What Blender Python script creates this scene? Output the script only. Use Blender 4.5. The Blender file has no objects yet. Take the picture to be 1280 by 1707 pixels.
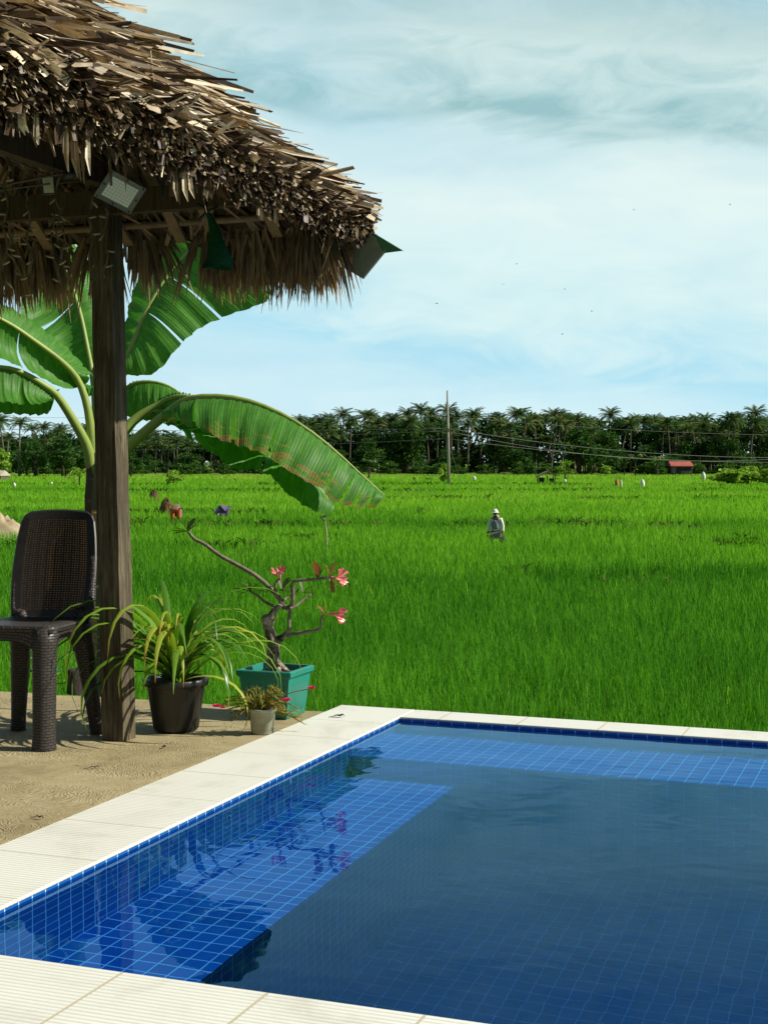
import bpy, bmesh, math, random
import numpy as np
from mathutils import Vector, Matrix, noise as mnoise

random.seed(7)
rng = np.random.default_rng(7)
S = bpy.context.scene
COL = S.collection
R = math.radians

# ------------------------------------------------------------------ frame of the place
# world: +Y away from the viewer, +X to the right, z = 0 at the top of the pool coping
FPX, EYE, PITCH, YAW = 2432.0, 1.05, R(2.0), R(20.64)
SOIL = -1.95                      # ground level of the paddy

def ray(x, y):
    dx = (x - 640) / FPX
    dy = -(y - 853.5) / FPX
    return Vector((dx, math.cos(PITCH) + dy * math.sin(PITCH), -math.sin(PITCH) + dy * math.cos(PITCH)))

def P(x, y, Y):                   # measured spot of the photograph at a known distance
    d = ray(x, y)
    t = Y / d.y
    return Vector((d.x * t, Y, EYE + d.z * t))

def G(x, y, z=0.0):               # measured spot on a level surface
    d = ray(x, y)
    t = (EYE - z) / -d.z
    return Vector((d.x * t, d.y * t, z))

SY, CY = math.sin(YAW), math.cos(YAW)
def W(u, v, z=0.0):               # pool frame (u away along the pool, v to the right) -> world
    return Vector((u * SY + v * CY, u * CY - v * SY, z))
def UV(p):
    return p.x * SY + p.y * CY, p.x * CY - p.y * SY

# ------------------------------------------------------------------ mesh helpers
class MB:
    def __init__(self):
        self.v, self.f, self.t, self.uv = [], [], [], {}
    def add(self, verts, faces, tint=0.5, uvs=None):
        b = len(self.v)
        self.v += [tuple(p) for p in verts]
        if hasattr(tint, '__len__'):
            self.t += list(tint)
        else:
            self.t += [tint] * len(verts)
        for k, f in enumerate(faces):
            if uvs is not None:
                self.uv[len(self.f)] = uvs[k]
            self.f.append(tuple(i + b for i in f))
    def build(self, name, mat, parent=None, smooth=False):
        m = bpy.data.meshes.new(name)
        m.from_pydata(self.v, [], self.f)
        a = m.attributes.new('tint', 'FLOAT', 'POINT')
        a.data.foreach_set('value', np.array(self.t, dtype=np.float32))
        if self.uv:
            ul = m.uv_layers.new(name='UVMap')
            for p in m.polygons:
                uu = self.uv.get(p.index)
                if uu:
                    for k, li in enumerate(p.loop_indices):
                        ul.data[li].uv = uu[k]
        if smooth:
            m.polygons.foreach_set('use_smooth', [True] * len(m.polygons))
        m.materials.append(mat)
        m.update()
        o = bpy.data.objects.new(name, m)
        COL.objects.link(o)
        if parent:
            o.parent = parent
        return o

def frame_of(d):
    d = d.normalized()
    up = Vector((0, 0, 1)) if abs(d.z) < 0.9 else Vector((1, 0, 0))
    a = d.cross(up).normalized()
    return a, a.cross(d).normalized()

def tube(mb, pts, radii, n=8, tint=0.5, cap=True, uvs=False):
    pts = [Vector(p) for p in pts]
    if not hasattr(radii, '__len__'):
        radii = [radii] * len(pts)
    vs, fs, us = [], [], []
    a = None
    L = 0
    for i, p in enumerate(pts):
        d = pts[min(i + 1, len(pts) - 1)] - pts[max(i - 1, 0)]
        if a is None:
            a, b = frame_of(d)
        else:
            dn = d.normalized()
            a = (a - dn * a.dot(dn)).normalized()
            b = dn.cross(a) * -1
        for k in range(n):
            t = 2 * math.pi * k / n
            vs.append(p + (a * math.cos(t) + b * math.sin(t)) * radii[i])
    ln = [0]
    for i in range(1, len(pts)):
        ln.append(ln[-1] + (pts[i] - pts[i - 1]).length)
    for i in range(len(pts) - 1):
        for k in range(n):
            k2 = (k + 1) % n
            fs.append((i * n + k, i * n + k2, (i + 1) * n + k2, (i + 1) * n + k))
            c = 2 * math.pi * radii[i] / n
            us.append([(k * c, ln[i]), ((k + 1) * c, ln[i]), ((k + 1) * c, ln[i + 1]), (k * c, ln[i + 1])])
    if cap:
        fs.append(tuple(range(n))[::-1]); us.append([(0, 0)] * n)
        fs.append(tuple((len(pts) - 1) * n + k for k in range(n))); us.append([(0, 0)] * n)
    mb.add(vs, fs, tint, us if uvs else None)

def lathe(mb, c, prof, n=28, tint=0.5, flute=0.0):
    c = Vector(c)
    vs, fs = [], []
    for i, (r, z) in enumerate(prof):
        for k in range(n):
            t = 2 * math.pi * k / n
            rr = r * (1 + (flute if (k % 2 and 0 < i) else 0))
            vs.append((c.x + rr * math.cos(t), c.y + rr * math.sin(t), c.z + z))
    for i in range(len(prof) - 1):
        for k in range(n):
            k2 = (k + 1) % n
            fs.append((i * n + k, i * n + k2, (i + 1) * n + k2, (i + 1) * n + k))
    mb.add(vs, fs, tint)

def obox(mb, c, ax, ay, az, tint=0.5, taper=1.0):
    c, ax, ay, az = Vector(c), Vector(ax), Vector(ay), Vector(az)
    vs = []
    for sz in (-1, 1):
        k = 1.0 if sz < 0 else taper
        for sx, sy in ((-1, -1), (1, -1), (1, 1), (-1, 1)):
            vs.append(c + ax * sx * k + ay * sy * k + az * sz)
    mb.add(vs, [(3, 2, 1, 0), (4, 5, 6, 7), (0, 1, 5, 4), (1, 2, 6, 5), (2, 3, 7, 6), (3, 0, 4, 7)], tint)

def beam(mb, p, q, w, h, tint=0.5):
    p, q = Vector(p), Vector(q)
    d = (q - p)
    a, b = frame_of(d)
    obox(mb, (p + q) / 2, a * w / 2, b * h / 2, d / 2, tint)

def spline(pts, n):
    pts = [np.array(p, float) for p in pts]
    q = [2 * pts[0] - pts[1]] + pts + [2 * pts[-1] - pts[-2]]
    m = len(pts) - 1
    out = []
    for i in range(n):
        s = i / (n - 1) * m
        k = min(int(s), m - 1)
        t = s - k
        a, b, c, d = q[k:k + 4]
        out.append(0.5 * (2 * b + (c - a) * t + (2 * a - 5 * b + 4 * c - d) * t * t + (3 * b - a - 3 * c + d) * t ** 3))
    return out

def ribbon(mb, pts, widths, side, fold=0.25, tint=0.5):
    """a leaf or strip: V-folded ribbon along pts, side = lateral direction"""
    n = len(pts)
    vs, fs = [], []
    for i, p in enumerate(pts):
        p = Vector(p)
        d = Vector(pts[min(i + 1, n - 1)]) - Vector(pts[max(i - 1, 0)])
        if d.length < 1e-9:
            d = Vector((0, 0, 1))
        d.normalize()
        s = side - d * side.dot(d)
        if s.length < 1e-6:
            s = frame_of(d)[0]
        s.normalize()
        nn = d.cross(s)
        w = widths[i] / 2
        vs += [p - s * w + nn * w * fold, p, p + s * w + nn * w * fold]
    for i in range(n - 1):
        a = i * 3
        fs += [(a, a + 1, a + 4, a + 3), (a + 1, a + 2, a + 5, a + 4)]
    mb.add(vs, fs, tint)

# ------------------------------------------------------------------ naming
def tag(o, label=None, cat=None, group=None, kind=None):
    if label: o['label'] = label
    if cat: o['category'] = cat
    if group: o['group'] = group
    if kind: o['kind'] = kind
    return o
def thing(name, label, cat, loc=(0, 0, 0), group=None):
    o = bpy.data.objects.new(name, None)
    COL.objects.link(o)
    o.location = loc
    o.empty_display_size = 0.1
    return tag(o, label, cat, group)
def put(root, *children):          # parent meshes already placed in world space
    for c in children:
        c.parent = root
        c.matrix_parent_inverse = Matrix.Translation(root.location).inverted()
def copy_thing(root, loc, rz=0.0, sc=1.0, label=None, group=None):
    r = root.copy(); COL.objects.link(r)
    r.location = loc; r.rotation_euler = (0, 0, rz); r.scale = (sc, sc, sc) if not hasattr(sc, '__len__') else sc
    if label: r['label'] = label
    if group: r['group'] = group
    for ch in root.children:
        c = ch.copy(); COL.objects.link(c); c.parent = r
    return r

# ------------------------------------------------------------------ materials
def N(nt, kind, **kw):
    n = nt.nodes.new(kind)
    for k, v in kw.items():
        if k in n.inputs:
            n.inputs[k].default_value = v
        else:
            setattr(n, k, v)
    return n
def newmat(name):
    m = bpy.data.materials.new(name); m.use_nodes = True
    nt = m.node_tree; nt.nodes.clear()
    out = nt.nodes.new('ShaderNodeOutputMaterial')
    return m, nt, out
def ramp(nt, stops):
    r = nt.nodes.new('ShaderNodeValToRGB')
    e = r.color_ramp.elements
    while len(e) < len(stops): e.new(0.5)
    for k, (p, c) in enumerate(stops):
        e[k].position = p; e[k].color = (*c, 1) if len(c) == 3 else c
    return r
def mixc(nt, fac, a, b, blend='MIX'):
    m = nt.nodes.new('ShaderNodeMix'); m.data_type = 'RGBA'; m.blend_type = blend
    for s, v in ((m.inputs[0], fac), (m.inputs[6], a), (m.inputs[7], b)):
        if isinstance(v, bpy.types.NodeSocket): nt.links.new(v, s)
        elif hasattr(v, '__len__'): s.default_value = (*v, 1)
        else: s.default_value = v
    return m.outputs[2]
def mth(nt, op, a, b=None, c=None):
    m = nt.nodes.new('ShaderNodeMath'); m.operation = op
    for s, v in zip(m.inputs, (a, b, c)):
        if v is None: continue
        if isinstance(v, bpy.types.NodeSocket): nt.links.new(v, s)
        else: s.default_value = v
    return m.outputs[0]
def bumpn(nt, h, strength=0.3, dist=0.01):
    b = nt.nodes.new('ShaderNodeBump'); b.inputs['Strength'].default_value = strength; b.inputs['Distance'].default_value = dist
    nt.links.new(h, b.inputs['Height'])
    return b.outputs[0]
def noise(nt, scale, detail=4, rough=0.6, vec=None, dist=0.0):
    n = nt.nodes.new('ShaderNodeTexNoise')
    n.inputs['Scale'].default_value = scale; n.inputs['Detail'].default_value = detail; n.inputs['Roughness'].default_value = rough
    n.inputs['Distortion'].default_value = dist
    if vec is not None: nt.links.new(vec, n.inputs['Vector'])
    return n
def objco(nt, scale=(1, 1, 1)):
    t = nt.nodes.new('ShaderNodeTexCoord')
    mp = nt.nodes.new('ShaderNodeMapping'); mp.inputs['Scale'].default_value = scale
    nt.links.new(t.outputs['Object'], mp.inputs['Vector'])
    return mp.outputs[0]

def plain(name, col, rough=0.6, col2=None, nscale=12.0, bump=0.0, metal=0.0, bscale=None, spec=0.5, stretch=(1, 1, 1)):
    """one material with soft noise between two tones and an optional noise bump"""
    m, nt, out = newmat(name)
    b = nt.nodes.new('ShaderNodeBsdfPrincipled')
    b.inputs['Roughness'].default_value = rough; b.inputs['Metallic'].default_value = metal
    b.inputs['Specular IOR Level'].default_value = spec
    co = objco(nt, stretch)
    if col2 is None: col2 = tuple(c * 0.75 for c in col)
    nz = noise(nt, nscale, 5, 0.6, co)
    rp = ramp(nt, [(0.3, col), (0.7, col2)])
    nt.links.new(nz.outputs['Fac'], rp.inputs['Fac'])
    nt.links.new(rp.outputs[0], b.inputs['Base Color'])
    if bump:
        n2 = noise(nt, bscale or nscale * 3, 4, 0.65, co)
        nt.links.new(bumpn(nt, n2.outputs['Fac'], bump, 0.01), b.inputs['Normal'])
    nt.links.new(b.outputs[0], out.inputs[0])
    return m

def leafmat(name, stops, trans=0.35, gloss=0.0, grough=0.4, nscale=None, tmul=(1.0, 1.15, 0.5)):
    """foliage: diffuse + translucent, colour from the per-blade tint"""
    m, nt, out = newmat(name)
    at = N(nt, 'ShaderNodeAttribute', attribute_name='tint')
    rp = ramp(nt, stops)
    fac = at.outputs['Fac']
    if nscale:
        nz = noise(nt, nscale, 3, 0.6, objco(nt))
        fac = mth(nt, 'ADD', fac, mth(nt, 'MULTIPLY', mth(nt, 'SUBTRACT', nz.outputs['Fac'], 0.5), 0.5))
    nt.links.new(fac, rp.inputs['Fac'])
    d = nt.nodes.new('ShaderNodeBsdfDiffuse'); t = nt.nodes.new('ShaderNodeBsdfTranslucent')
    nt.links.new(rp.outputs[0], d.inputs[0])
    nt.links.new(mixc(nt, 1.0, rp.outputs[0], tmul, 'MULTIPLY'), t.inputs[0])
    mx = nt.nodes.new('ShaderNodeMixShader'); mx.inputs[0].default_value = trans
    nt.links.new(d.outputs[0], mx.inputs[1]); nt.links.new(t.outputs[0], mx.inputs[2])
    res = mx.outputs[0]
    if gloss:
        g = nt.nodes.new('ShaderNodeBsdfGlossy'); g.inputs['Roughness'].default_value = grough
        m2 = nt.nodes.new('ShaderNodeMixShader'); m2.inputs[0].default_value = gloss
        nt.links.new(res, m2.inputs[1]); nt.links.new(g.outputs[0], m2.inputs[2]); res = m2.outputs[0]
    nt.links.new(res, out.inputs[0])
    return m
# ------------------------------------------------------------------ camera, sun, sky
cam = bpy.data.cameras.new('camera'); co_ = bpy.data.objects.new('camera', cam); COL.objects.link(co_)
co_.location = (0, 0, EYE); co_.rotation_euler = (R(90) - PITCH, 0, 0)
cam.sensor_fit = 'VERTICAL'; cam.sensor_height = 36.0; cam.lens = FPX / 1707 * 36.0
cam.clip_start = 0.05; cam.clip_end = 6000
S.camera = co_

SUN_EL, SUN_AZ = R(37), R(95)      # azimuth measured from +Y towards +X
sl = bpy.data.lights.new('sun', 'SUN'); sl.energy = 5.0; sl.angle = R(0.5); sl.color = (1.0, 0.95, 0.84)
so = bpy.data.objects.new('sun', sl); COL.objects.link(so)
sd = Vector((math.sin(SUN_AZ) * math.cos(SUN_EL), math.cos(SUN_AZ) * math.cos(SUN_EL), math.sin(SUN_EL)))
so.rotation_euler = (-sd).to_track_quat('-Z', 'Y').to_euler(); so.location = (20, 5, 30)
sl.cycles.is_caustics_light = True

wd = bpy.data.worlds.new('World'); S.world = wd; wd.use_nodes = True
nt = wd.node_tree; nt.nodes.clear()
wo = nt.nodes.new('ShaderNodeOutputWorld'); bg = nt.nodes.new('ShaderNodeBackground')
sky = nt.nodes.new('ShaderNodeTexSky'); sky.sky_type = 'NISHITA'; sky.sun_disc = False
sky.sun_elevation = SUN_EL; sky.sun_rotation = SUN_AZ; sky.air_density = 1.0; sky.dust_density = 1.0; sky.ozone_density = 2.0
tc = nt.nodes.new('ShaderNodeTexCoord'); gen = tc.outputs['Generated']
sp = nt.nodes.new('ShaderNodeSeparateXYZ'); nt.links.new(gen, sp.inputs[0])
elev = sp.outputs[2]
def mapped(scale, loc=(0, 0, 0)):
    m = nt.nodes.new('ShaderNodeMapping'); m.inputs['Scale'].default_value = scale; m.inputs['Location'].default_value = loc
    nt.links.new(gen, m.inputs['Vector']); return m.outputs[0]
n1 = noise(nt, 1.0, 7, 0.55, mapped((5, 5, 17), (3.1, 0.4, 1.3)), 0.6)      # broad streaks
n2 = noise(nt, 1.0, 7, 0.6, mapped((13, 13, 34), (1.7, 2.2, 0.6)), 0.8)     # wisps
n3 = noise(nt, 1.0, 4, 0.5, mapped((3, 3, 9), (7.3, 4.0, 2.0)), 0.2)
# veil of thin cloud: its colour by height above the horizon, moved about by the streaks
h_ = mth(nt, 'ADD', elev, mth(nt, 'MULTIPLY', mth(nt, 'SUBTRACT', n1.outputs['Fac'], 0.5), 0.10))
h_ = mth(nt, 'ADD', h_, mth(nt, 'MULTIPLY', mth(nt, 'SUBTRACT', n2.outputs['Fac'], 0.5), 0.05))
h_ = mth(nt, 'ADD', h_, mth(nt, 'MULTIPLY', sp.outputs[0], 0.10))
veil = ramp(nt, [(0.0, (7.0, 8.9, 9.4)), (0.035, (6.3, 8.6, 9.3)), (0.075, (4.4, 7.6, 9.0)), (0.12, (6.4, 8.7, 9.0)),
                 (0.19, (7.9, 9.4, 9.2)), (0.215, (6.4, 8.3, 8.4)), (0.232, (3.1, 5.5, 5.8)), (0.25, (4.3, 6.6, 6.8)), (0.275, (6.2, 7.9, 7.8)),
                 (0.30, (4.6, 6.6, 6.7)), (0.33, (3.4, 5.8, 7.0)), (0.37, (1.9, 5.0, 8.0)), (0.45, (1.0, 3.6, 6.8))])
nt.links.new(h_, veil.inputs['Fac'])
wisp = ramp(nt, [(0.42, (0, 0, 0)), (0.68, (1, 1, 1))]); nt.links.new(n2.outputs['Fac'], wisp.inputs['Fac'])
veil2 = mixc(nt, mth(nt, 'MULTIPLY', wisp.outputs[0], 0.42), veil.outputs[0], (8.0, 9.6, 9.4))
blue = ramp(nt, [(0.45, (0, 0, 0)), (0.7, (1, 1, 1))]); nt.links.new(n3.outputs['Fac'], blue.inputs['Fac'])
veil3 = mixc(nt, mth(nt, 'MULTIPLY', blue.outputs[0], 0.45), veil2, (3.9, 6.9, 8.6))
cover = ramp(nt, [(0.0, (1, 1, 1)), (0.3, (.92, .92, .92)), (0.55, (.35, .35, .35)), (0.8, (.12, .12, .12))])
nt.links.new(elev, cover.inputs['Fac'])
front = ramp(nt, [(0.35, (0, 0, 0)), (0.85, (1, 1, 1))]); nt.links.new(sp.outputs[1], front.inputs['Fac'])       # the bank of bright cloud stands over the fields ahead
behind = mixc(nt, 0.55, sky.outputs[0], (1.6, 2.1, 2.4))                                                       # unseen grey cloud added elsewhere to dim the ambient light
col = mixc(nt, mth(nt, 'MULTIPLY', cover.outputs[0], front.outputs[0]), behind, veil3)
nt.links.new(col, bg.inputs[0]); bg.inputs['Strength'].default_value = 0.076
nt.links.new(bg.outputs[0], wo.inputs[0])

S.view_settings.view_transform = 'Standard'; S.view_settings.look = 'None'
S.view_settings.exposure = 0.42; S.view_settings.gamma = 1.0
S.render.engine = 'CYCLES'
cy = S.cycles
cy.use_denoising = True
try: cy.denoiser = 'OPENIMAGEDENOISE'
except Exception: pass
cy.max_bounces = 10; cy.diffuse_bounces = 4; cy.glossy_bounces = 5; cy.transmission_bounces = 8; cy.transparent_max_bounces = 12
cy.caustics_refractive = True; cy.caustics_reflective = False; cy.blur_glossy = 0.5
cy.sample_clamp_indirect = 8.0
# ------------------------------------------------------------------ ground, deck, pool
VI, VO, UFI, UFO, UN = -2.046, -2.378, 5.607, 5.792, 2.589     # coping edges in the pool frame
VR = 3.2; UNO = 1.9; ZW = -0.017; TILE = 0.0567
LEDGE_Z, LEDGE_V = ZW - 0.47, -1.615
BENCH_Z, BENCH_U = ZW - 0.195, 5.068
FLOOR_Z = ZW - 1.31

def tile_mat():
    m, nt, out = newmat('pool_tile')
    uv = nt.nodes.new('ShaderNodeUVMap'); uv.uv_map = 'UVMap'
    s = nt.nodes.new('ShaderNodeSeparateXYZ'); nt.links.new(uv.outputs[0], s.inputs[0])
    def line(c):
        f = mth(nt, 'FRACT', mth(nt, 'DIVIDE', c, TILE))
        return mth(nt, 'ABSOLUTE', mth(nt, 'SUBTRACT', f, 0.5))          # 0.5 at a joint
    g = mth(nt, 'MAXIMUM', line(s.outputs[0]), line(s.outputs[1]))
    gr = ramp(nt, [(0.462, (0, 0, 0)), (0.474, (1, 1, 1))]); nt.links.new(g, gr.inputs['Fac'])
    cell = nt.nodes.new('ShaderNodeTexWhiteNoise'); cell.noise_dimensions = '2D'
    fl = nt.nodes.new('ShaderNodeVectorMath'); fl.operation = 'FLOOR'
    sc = nt.nodes.new('ShaderNodeVectorMath'); sc.operation = 'SCALE'; sc.inputs['Scale'].default_value = 1 / TILE
    nt.links.new(uv.outputs[0], sc.inputs[0]); nt.links.new(sc.outputs[0], fl.inputs[0]); nt.links.new(fl.outputs[0], cell.inputs['Vector'])
    tc = ramp(nt, [(0.0, TILE_A), (1.0, TILE_B)]); nt.links.new(cell.outputs['Value'], tc.inputs['Fac'])
    nz = noise(nt, 9, 4, 0.6, objco(nt))
    grc = ramp(nt, [(0.3, GROUT_A), (0.7, GROUT_B)]); nt.links.new(nz.outputs['Fac'], grc.inputs['Fac'])
    b = nt.nodes.new('ShaderNodeBsdfPrincipled'); b.inputs['Roughness'].default_value = 0.25
    nt.links.new(mixc(nt, gr.outputs[0], tc.outputs[0], grc.outputs[0]), b.inputs['Base Color'])
    nt.links.new(b.outputs[0], out.inputs[0])
    return m
TILE_A, TILE_B = (0.006, 0.092, 0.33), (0.014, 0.135, 0.43)
GROUT_A, GROUT_B = (0.46, 0.64, 0.84), (0.62, 0.78, 0.92)
M_TILE = tile_mat()

pool = thing('swimming_pool', 'blue tiled swimming pool with pale ribbed coping and underwater benches', 'pool', (0, 0, 0))
mb = MB()
def quad(mb, pts, coords, off=(0, 0)):
    """pts in the pool frame (u,v,z); coords = which two of u,v,z are the tile axes"""
    uvs = [[(p[coords[0]] - (VI if coords[0] == 1 else UFI if coords[0] == 0 else ZW),
             p[coords[1]] - (VI if coords[1] == 1 else UFI if coords[1] == 0 else 0.0)) for p in pts]]
    mb.add([W(*p) for p in pts], [tuple(range(len(pts)))], 0.5, uvs)
B = -0.008
UNW = UN - 0.01
quad(mb, [(UNW, VI, LEDGE_Z), (BENCH_U, VI, LEDGE_Z), (BENCH_U, VI, B), (UNW, VI, B)], (0, 2))      # left wall
quad(mb, [(BENCH_U, VI, BENCH_Z), (UFI, VI, BENCH_Z), (UFI, VI, B), (BENCH_U, VI, B)], (0, 2))
quad(mb, [(UFI, VI, BENCH_Z), (UFI, VR, BENCH_Z), (UFI, VR, B), (UFI, VI, B)], (1, 2))              # far wall
quad(mb, [(UNW, VI, LEDGE_Z), (UNW, LEDGE_V, LEDGE_Z), (BENCH_U, LEDGE_V, LEDGE_Z), (BENCH_U, VI, LEDGE_Z)], (0, 1))
quad(mb, [(BENCH_U, VI, BENCH_Z), (BENCH_U, VR, BENCH_Z), (UFI, VR, BENCH_Z), (UFI, VI, BENCH_Z)], (0, 1))
quad(mb, [(BENCH_U, VI, LEDGE_Z), (BENCH_U, LEDGE_V, LEDGE_Z), (BENCH_U, LEDGE_V, BENCH_Z), (BENCH_U, VI, BENCH_Z)], (1, 2))
quad(mb, [(UNW, VI, LEDGE_Z), (UNW, LEDGE_V, LEDGE_Z), (UNW, LEDGE_V, B), (UNW, VI, B)], (1, 2))
quad(mb, [(BENCH_U, VR, BENCH_Z), (UFI, VR, BENCH_Z), (UFI, VR, B), (BENCH_U, VR, B)], (0, 2))
benches = mb.build('benches', M_TILE, pool)
benches.cycles.is_caustics_receiver = True
mb = MB()
quad(mb, [(BENCH_U, LEDGE_V, FLOOR_Z), (BENCH_U, VR, FLOOR_Z), (BENCH_U, VR, BENCH_Z), (BENCH_U, LEDGE_V, BENCH_Z)], (1, 2))
quad(mb, [(UNW, LEDGE_V, FLOOR_Z), (UNW, VR, FLOOR_Z), (BENCH_U, VR, FLOOR_Z), (BENCH_U, LEDGE_V, FLOOR_Z)], (0, 1))
quad(mb, [(UNW, LEDGE_V, FLOOR_Z), (UNW, VR, FLOOR_Z), (UNW, VR, B), (UNW, LEDGE_V, B)], (1, 2))
quad(mb, [(UNW, VR, FLOOR_Z), (BENCH_U, VR, FLOOR_Z), (BENCH_U, VR, B), (UNW, VR, B)], (0, 2))
quad(mb, [(UNW, LEDGE_V, FLOOR_Z), (BENCH_U, LEDGE_V, FLOOR_Z), (BENCH_U, LEDGE_V, LEDGE_Z), (UNW, LEDGE_V, LEDGE_Z)], (0, 2))
basin = mb.build('basin', M_TILE, pool)

def coping_mat():
    m, nt, out = newmat('coping_tile')
    co = objco(nt)
    rot = nt.nodes.new('ShaderNodeVectorRotate'); rot.rotation_type = 'Z_AXIS'; rot.inputs['Angle'].default_value = YAW
    nt.links.new(co, rot.inputs['Vector'])          # -> x = v, y = u
    s = nt.nodes.new('ShaderNodeSeparateXYZ'); nt.links.new(rot.outputs[0], s.inputs[0])
    v, u = s.outputs[0], s.outputs[1]
    rib = mth(nt, 'SINE', mth(nt, 'MULTIPLY', u, 2 * math.pi / 0.0165))
    wob = noise(nt, 160, 3, 0.7, co)
    fine = noise(nt, 420, 2, 0.6, co)
    stain = noise(nt, 3.1, 6, 0.65, co, 0.5)
    base = ramp(nt, [(0.30, (0.61, 0.59, 0.50)), (0.46, (0.72, 0.71, 0.63)), (0.8, (0.76, 0.755, 0.68))]); nt.links.new(stain.outputs['Fac'], base.inputs['Fac'])
    groove = ramp(nt, [(0.0, (0.80, 0.80, 0.74)), (0.35, (1, 1, 1))]); nt.links.new(mth(nt, 'ADD', mth(nt, 'MULTIPLY', rib, 0.5), mth(nt, 'MULTIPLY', wob.outputs['Fac'], 0.75)), groove.inputs['Fac'])
    col = mixc(nt, 1.0, base.outputs[0], groove.outputs[0], 'MULTIPLY')
    # joints between the tiles
    jv = mth(nt, 'ABSOLUTE', mth(nt, 'SUBTRACT', mth(nt, 'FRACT', mth(nt, 'DIVIDE', mth(nt, 'ADD', v, 1.547 + 0.164), 0.328)), 0.5))
    ju = mth(nt, 'ABSOLUTE', mth(nt, 'SUBTRACT', mth(nt, 'FRACT', mth(nt, 'DIVIDE', mth(nt, 'SUBTRACT', u, UFI - 0.178 + 0.1785), 0.3565)), 0.5))
    lim = 0.5 - 0.0075
    vm = mth(nt, 'LESS_THAN', jv, 0.0035 / 0.328); um = mth(nt, 'LESS_THAN', ju, 0.003 / 0.3565)
    side = mth(nt, 'LESS_THAN', v, VI + 0.002)                   # left coping: joints across it
    jm = mth(nt, 'ADD', mth(nt, 'MULTIPLY', side, um), mth(nt, 'MULTIPLY', mth(nt, 'SUBTRACT', 1.0, side), vm))
    col = mixc(nt, jm, col, (0.50, 0.44, 0.30))
    b = nt.nodes.new('ShaderNodeBsdfPrincipled'); b.inputs['Roughness'].default_value = 0.5
    nt.links.new(col, b.inputs['Base Color'])
    hgt = mth(nt, 'ADD', mth(nt, 'MULTIPLY', rib, 0.35), mth(nt, 'ADD', mth(nt, 'MULTIPLY', fine.outputs['Fac'], 0.35), mth(nt, 'MULTIPLY', jm, -1.0)))
    nt.links.new(bumpn(nt, hgt, 0.5, 0.0022), b.inputs['Normal'])
    nt.links.new(b.outputs[0], out.inputs[0])
    return m
M_COP = coping_mat()
def slab(name, u0, u1, v0, v1, z0, z1, mat, parent=None, bev=0.003):
    mb = MB()
    vs = [W(u0, v0, z0), W(u1, v0, z0), W(u1, v1, z0), W(u0, v1, z0), W(u0, v0, z1), W(u1, v0, z1), W(u1, v1, z1), W(u0, v1, z1)]
    mb.add(vs, [(0, 1, 2, 3), (7, 6, 5, 4), (4, 5, 1, 0), (5, 6, 2, 1), (6, 7, 3, 2), (7, 4, 0, 3)])
    o = mb.build(name, mat, parent)
    bm = bmesh.new(); bm.from_mesh(o.data); bmesh.ops.recalc_face_normals(bm, faces=bm.faces)
    if bev:
        bmesh.ops.bevel(bm, geom=bm.edges[:], offset=bev, segments=2, affect='EDGES', profile=0.5)
    bm.to_mesh(o.data); bm.free()
    return o
slab('coping', UNO, UFO, VO, VI + 0.004, -0.009, 0.0, M_COP, pool)
slab('coping', UFI - 0.004, UFO, VI + 0.006, VR + 0.3, -0.0095, -0.0005, M_COP, pool)
slab('coping', UNO, UN, VI + 0.006, VR + 0.3, -0.0095, -0.0005, M_COP, pool)
slab('coping', UN + 0.002, UFI - 0.006, VR - 0.004, VR + 0.298, -0.009, 0.0, M_COP, pool)

# water: one real refracting surface
def water_mat():
    m, nt, out = newmat('pool_water')
    b = nt.nodes.new('ShaderNodeBsdfGlass'); b.inputs['Color'].default_value = (0.34, 0.70, 1.0, 1); b.inputs['Roughness'].default_value = 0.0; b.inputs['IOR'].default_value = 1.33
    co = objco(nt)
    a = noise(nt, 2.3, 3, 0.5, co, 0.3); c = noise(nt, 9.0, 3, 0.5, co, 0.2)
    h = mth(nt, 'ADD', mth(nt, 'MULTIPLY', a.outputs['Fac'], 1.0), mth(nt, 'MULTIPLY', c.outputs["Fac"], 0.05))
    bp = bumpn(nt, h, 1.0, WAVE)
    nt.links.new(bp, b.inputs['Normal'])
    nt.links.new(b.outputs[0], out.inputs[0])
    return m
WAVE = 0.0030
mb = MB()
e = 0.006
cor = [(UNW - e, VI - e), (UFI + e, VI - e), (UFI + e, VR + e), (UNW - e, VR + e)]
mb.add([W(*q, ZW) for q in cor], [(3, 2, 1, 0)])
wat = mb.build('water', water_mat(), None, smooth=True)
tag(wat, 'still clear pool water mirroring the thatched roof and clouds', 'water', kind='structure')
wat.cycles.is_caustics_caster = True

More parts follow.
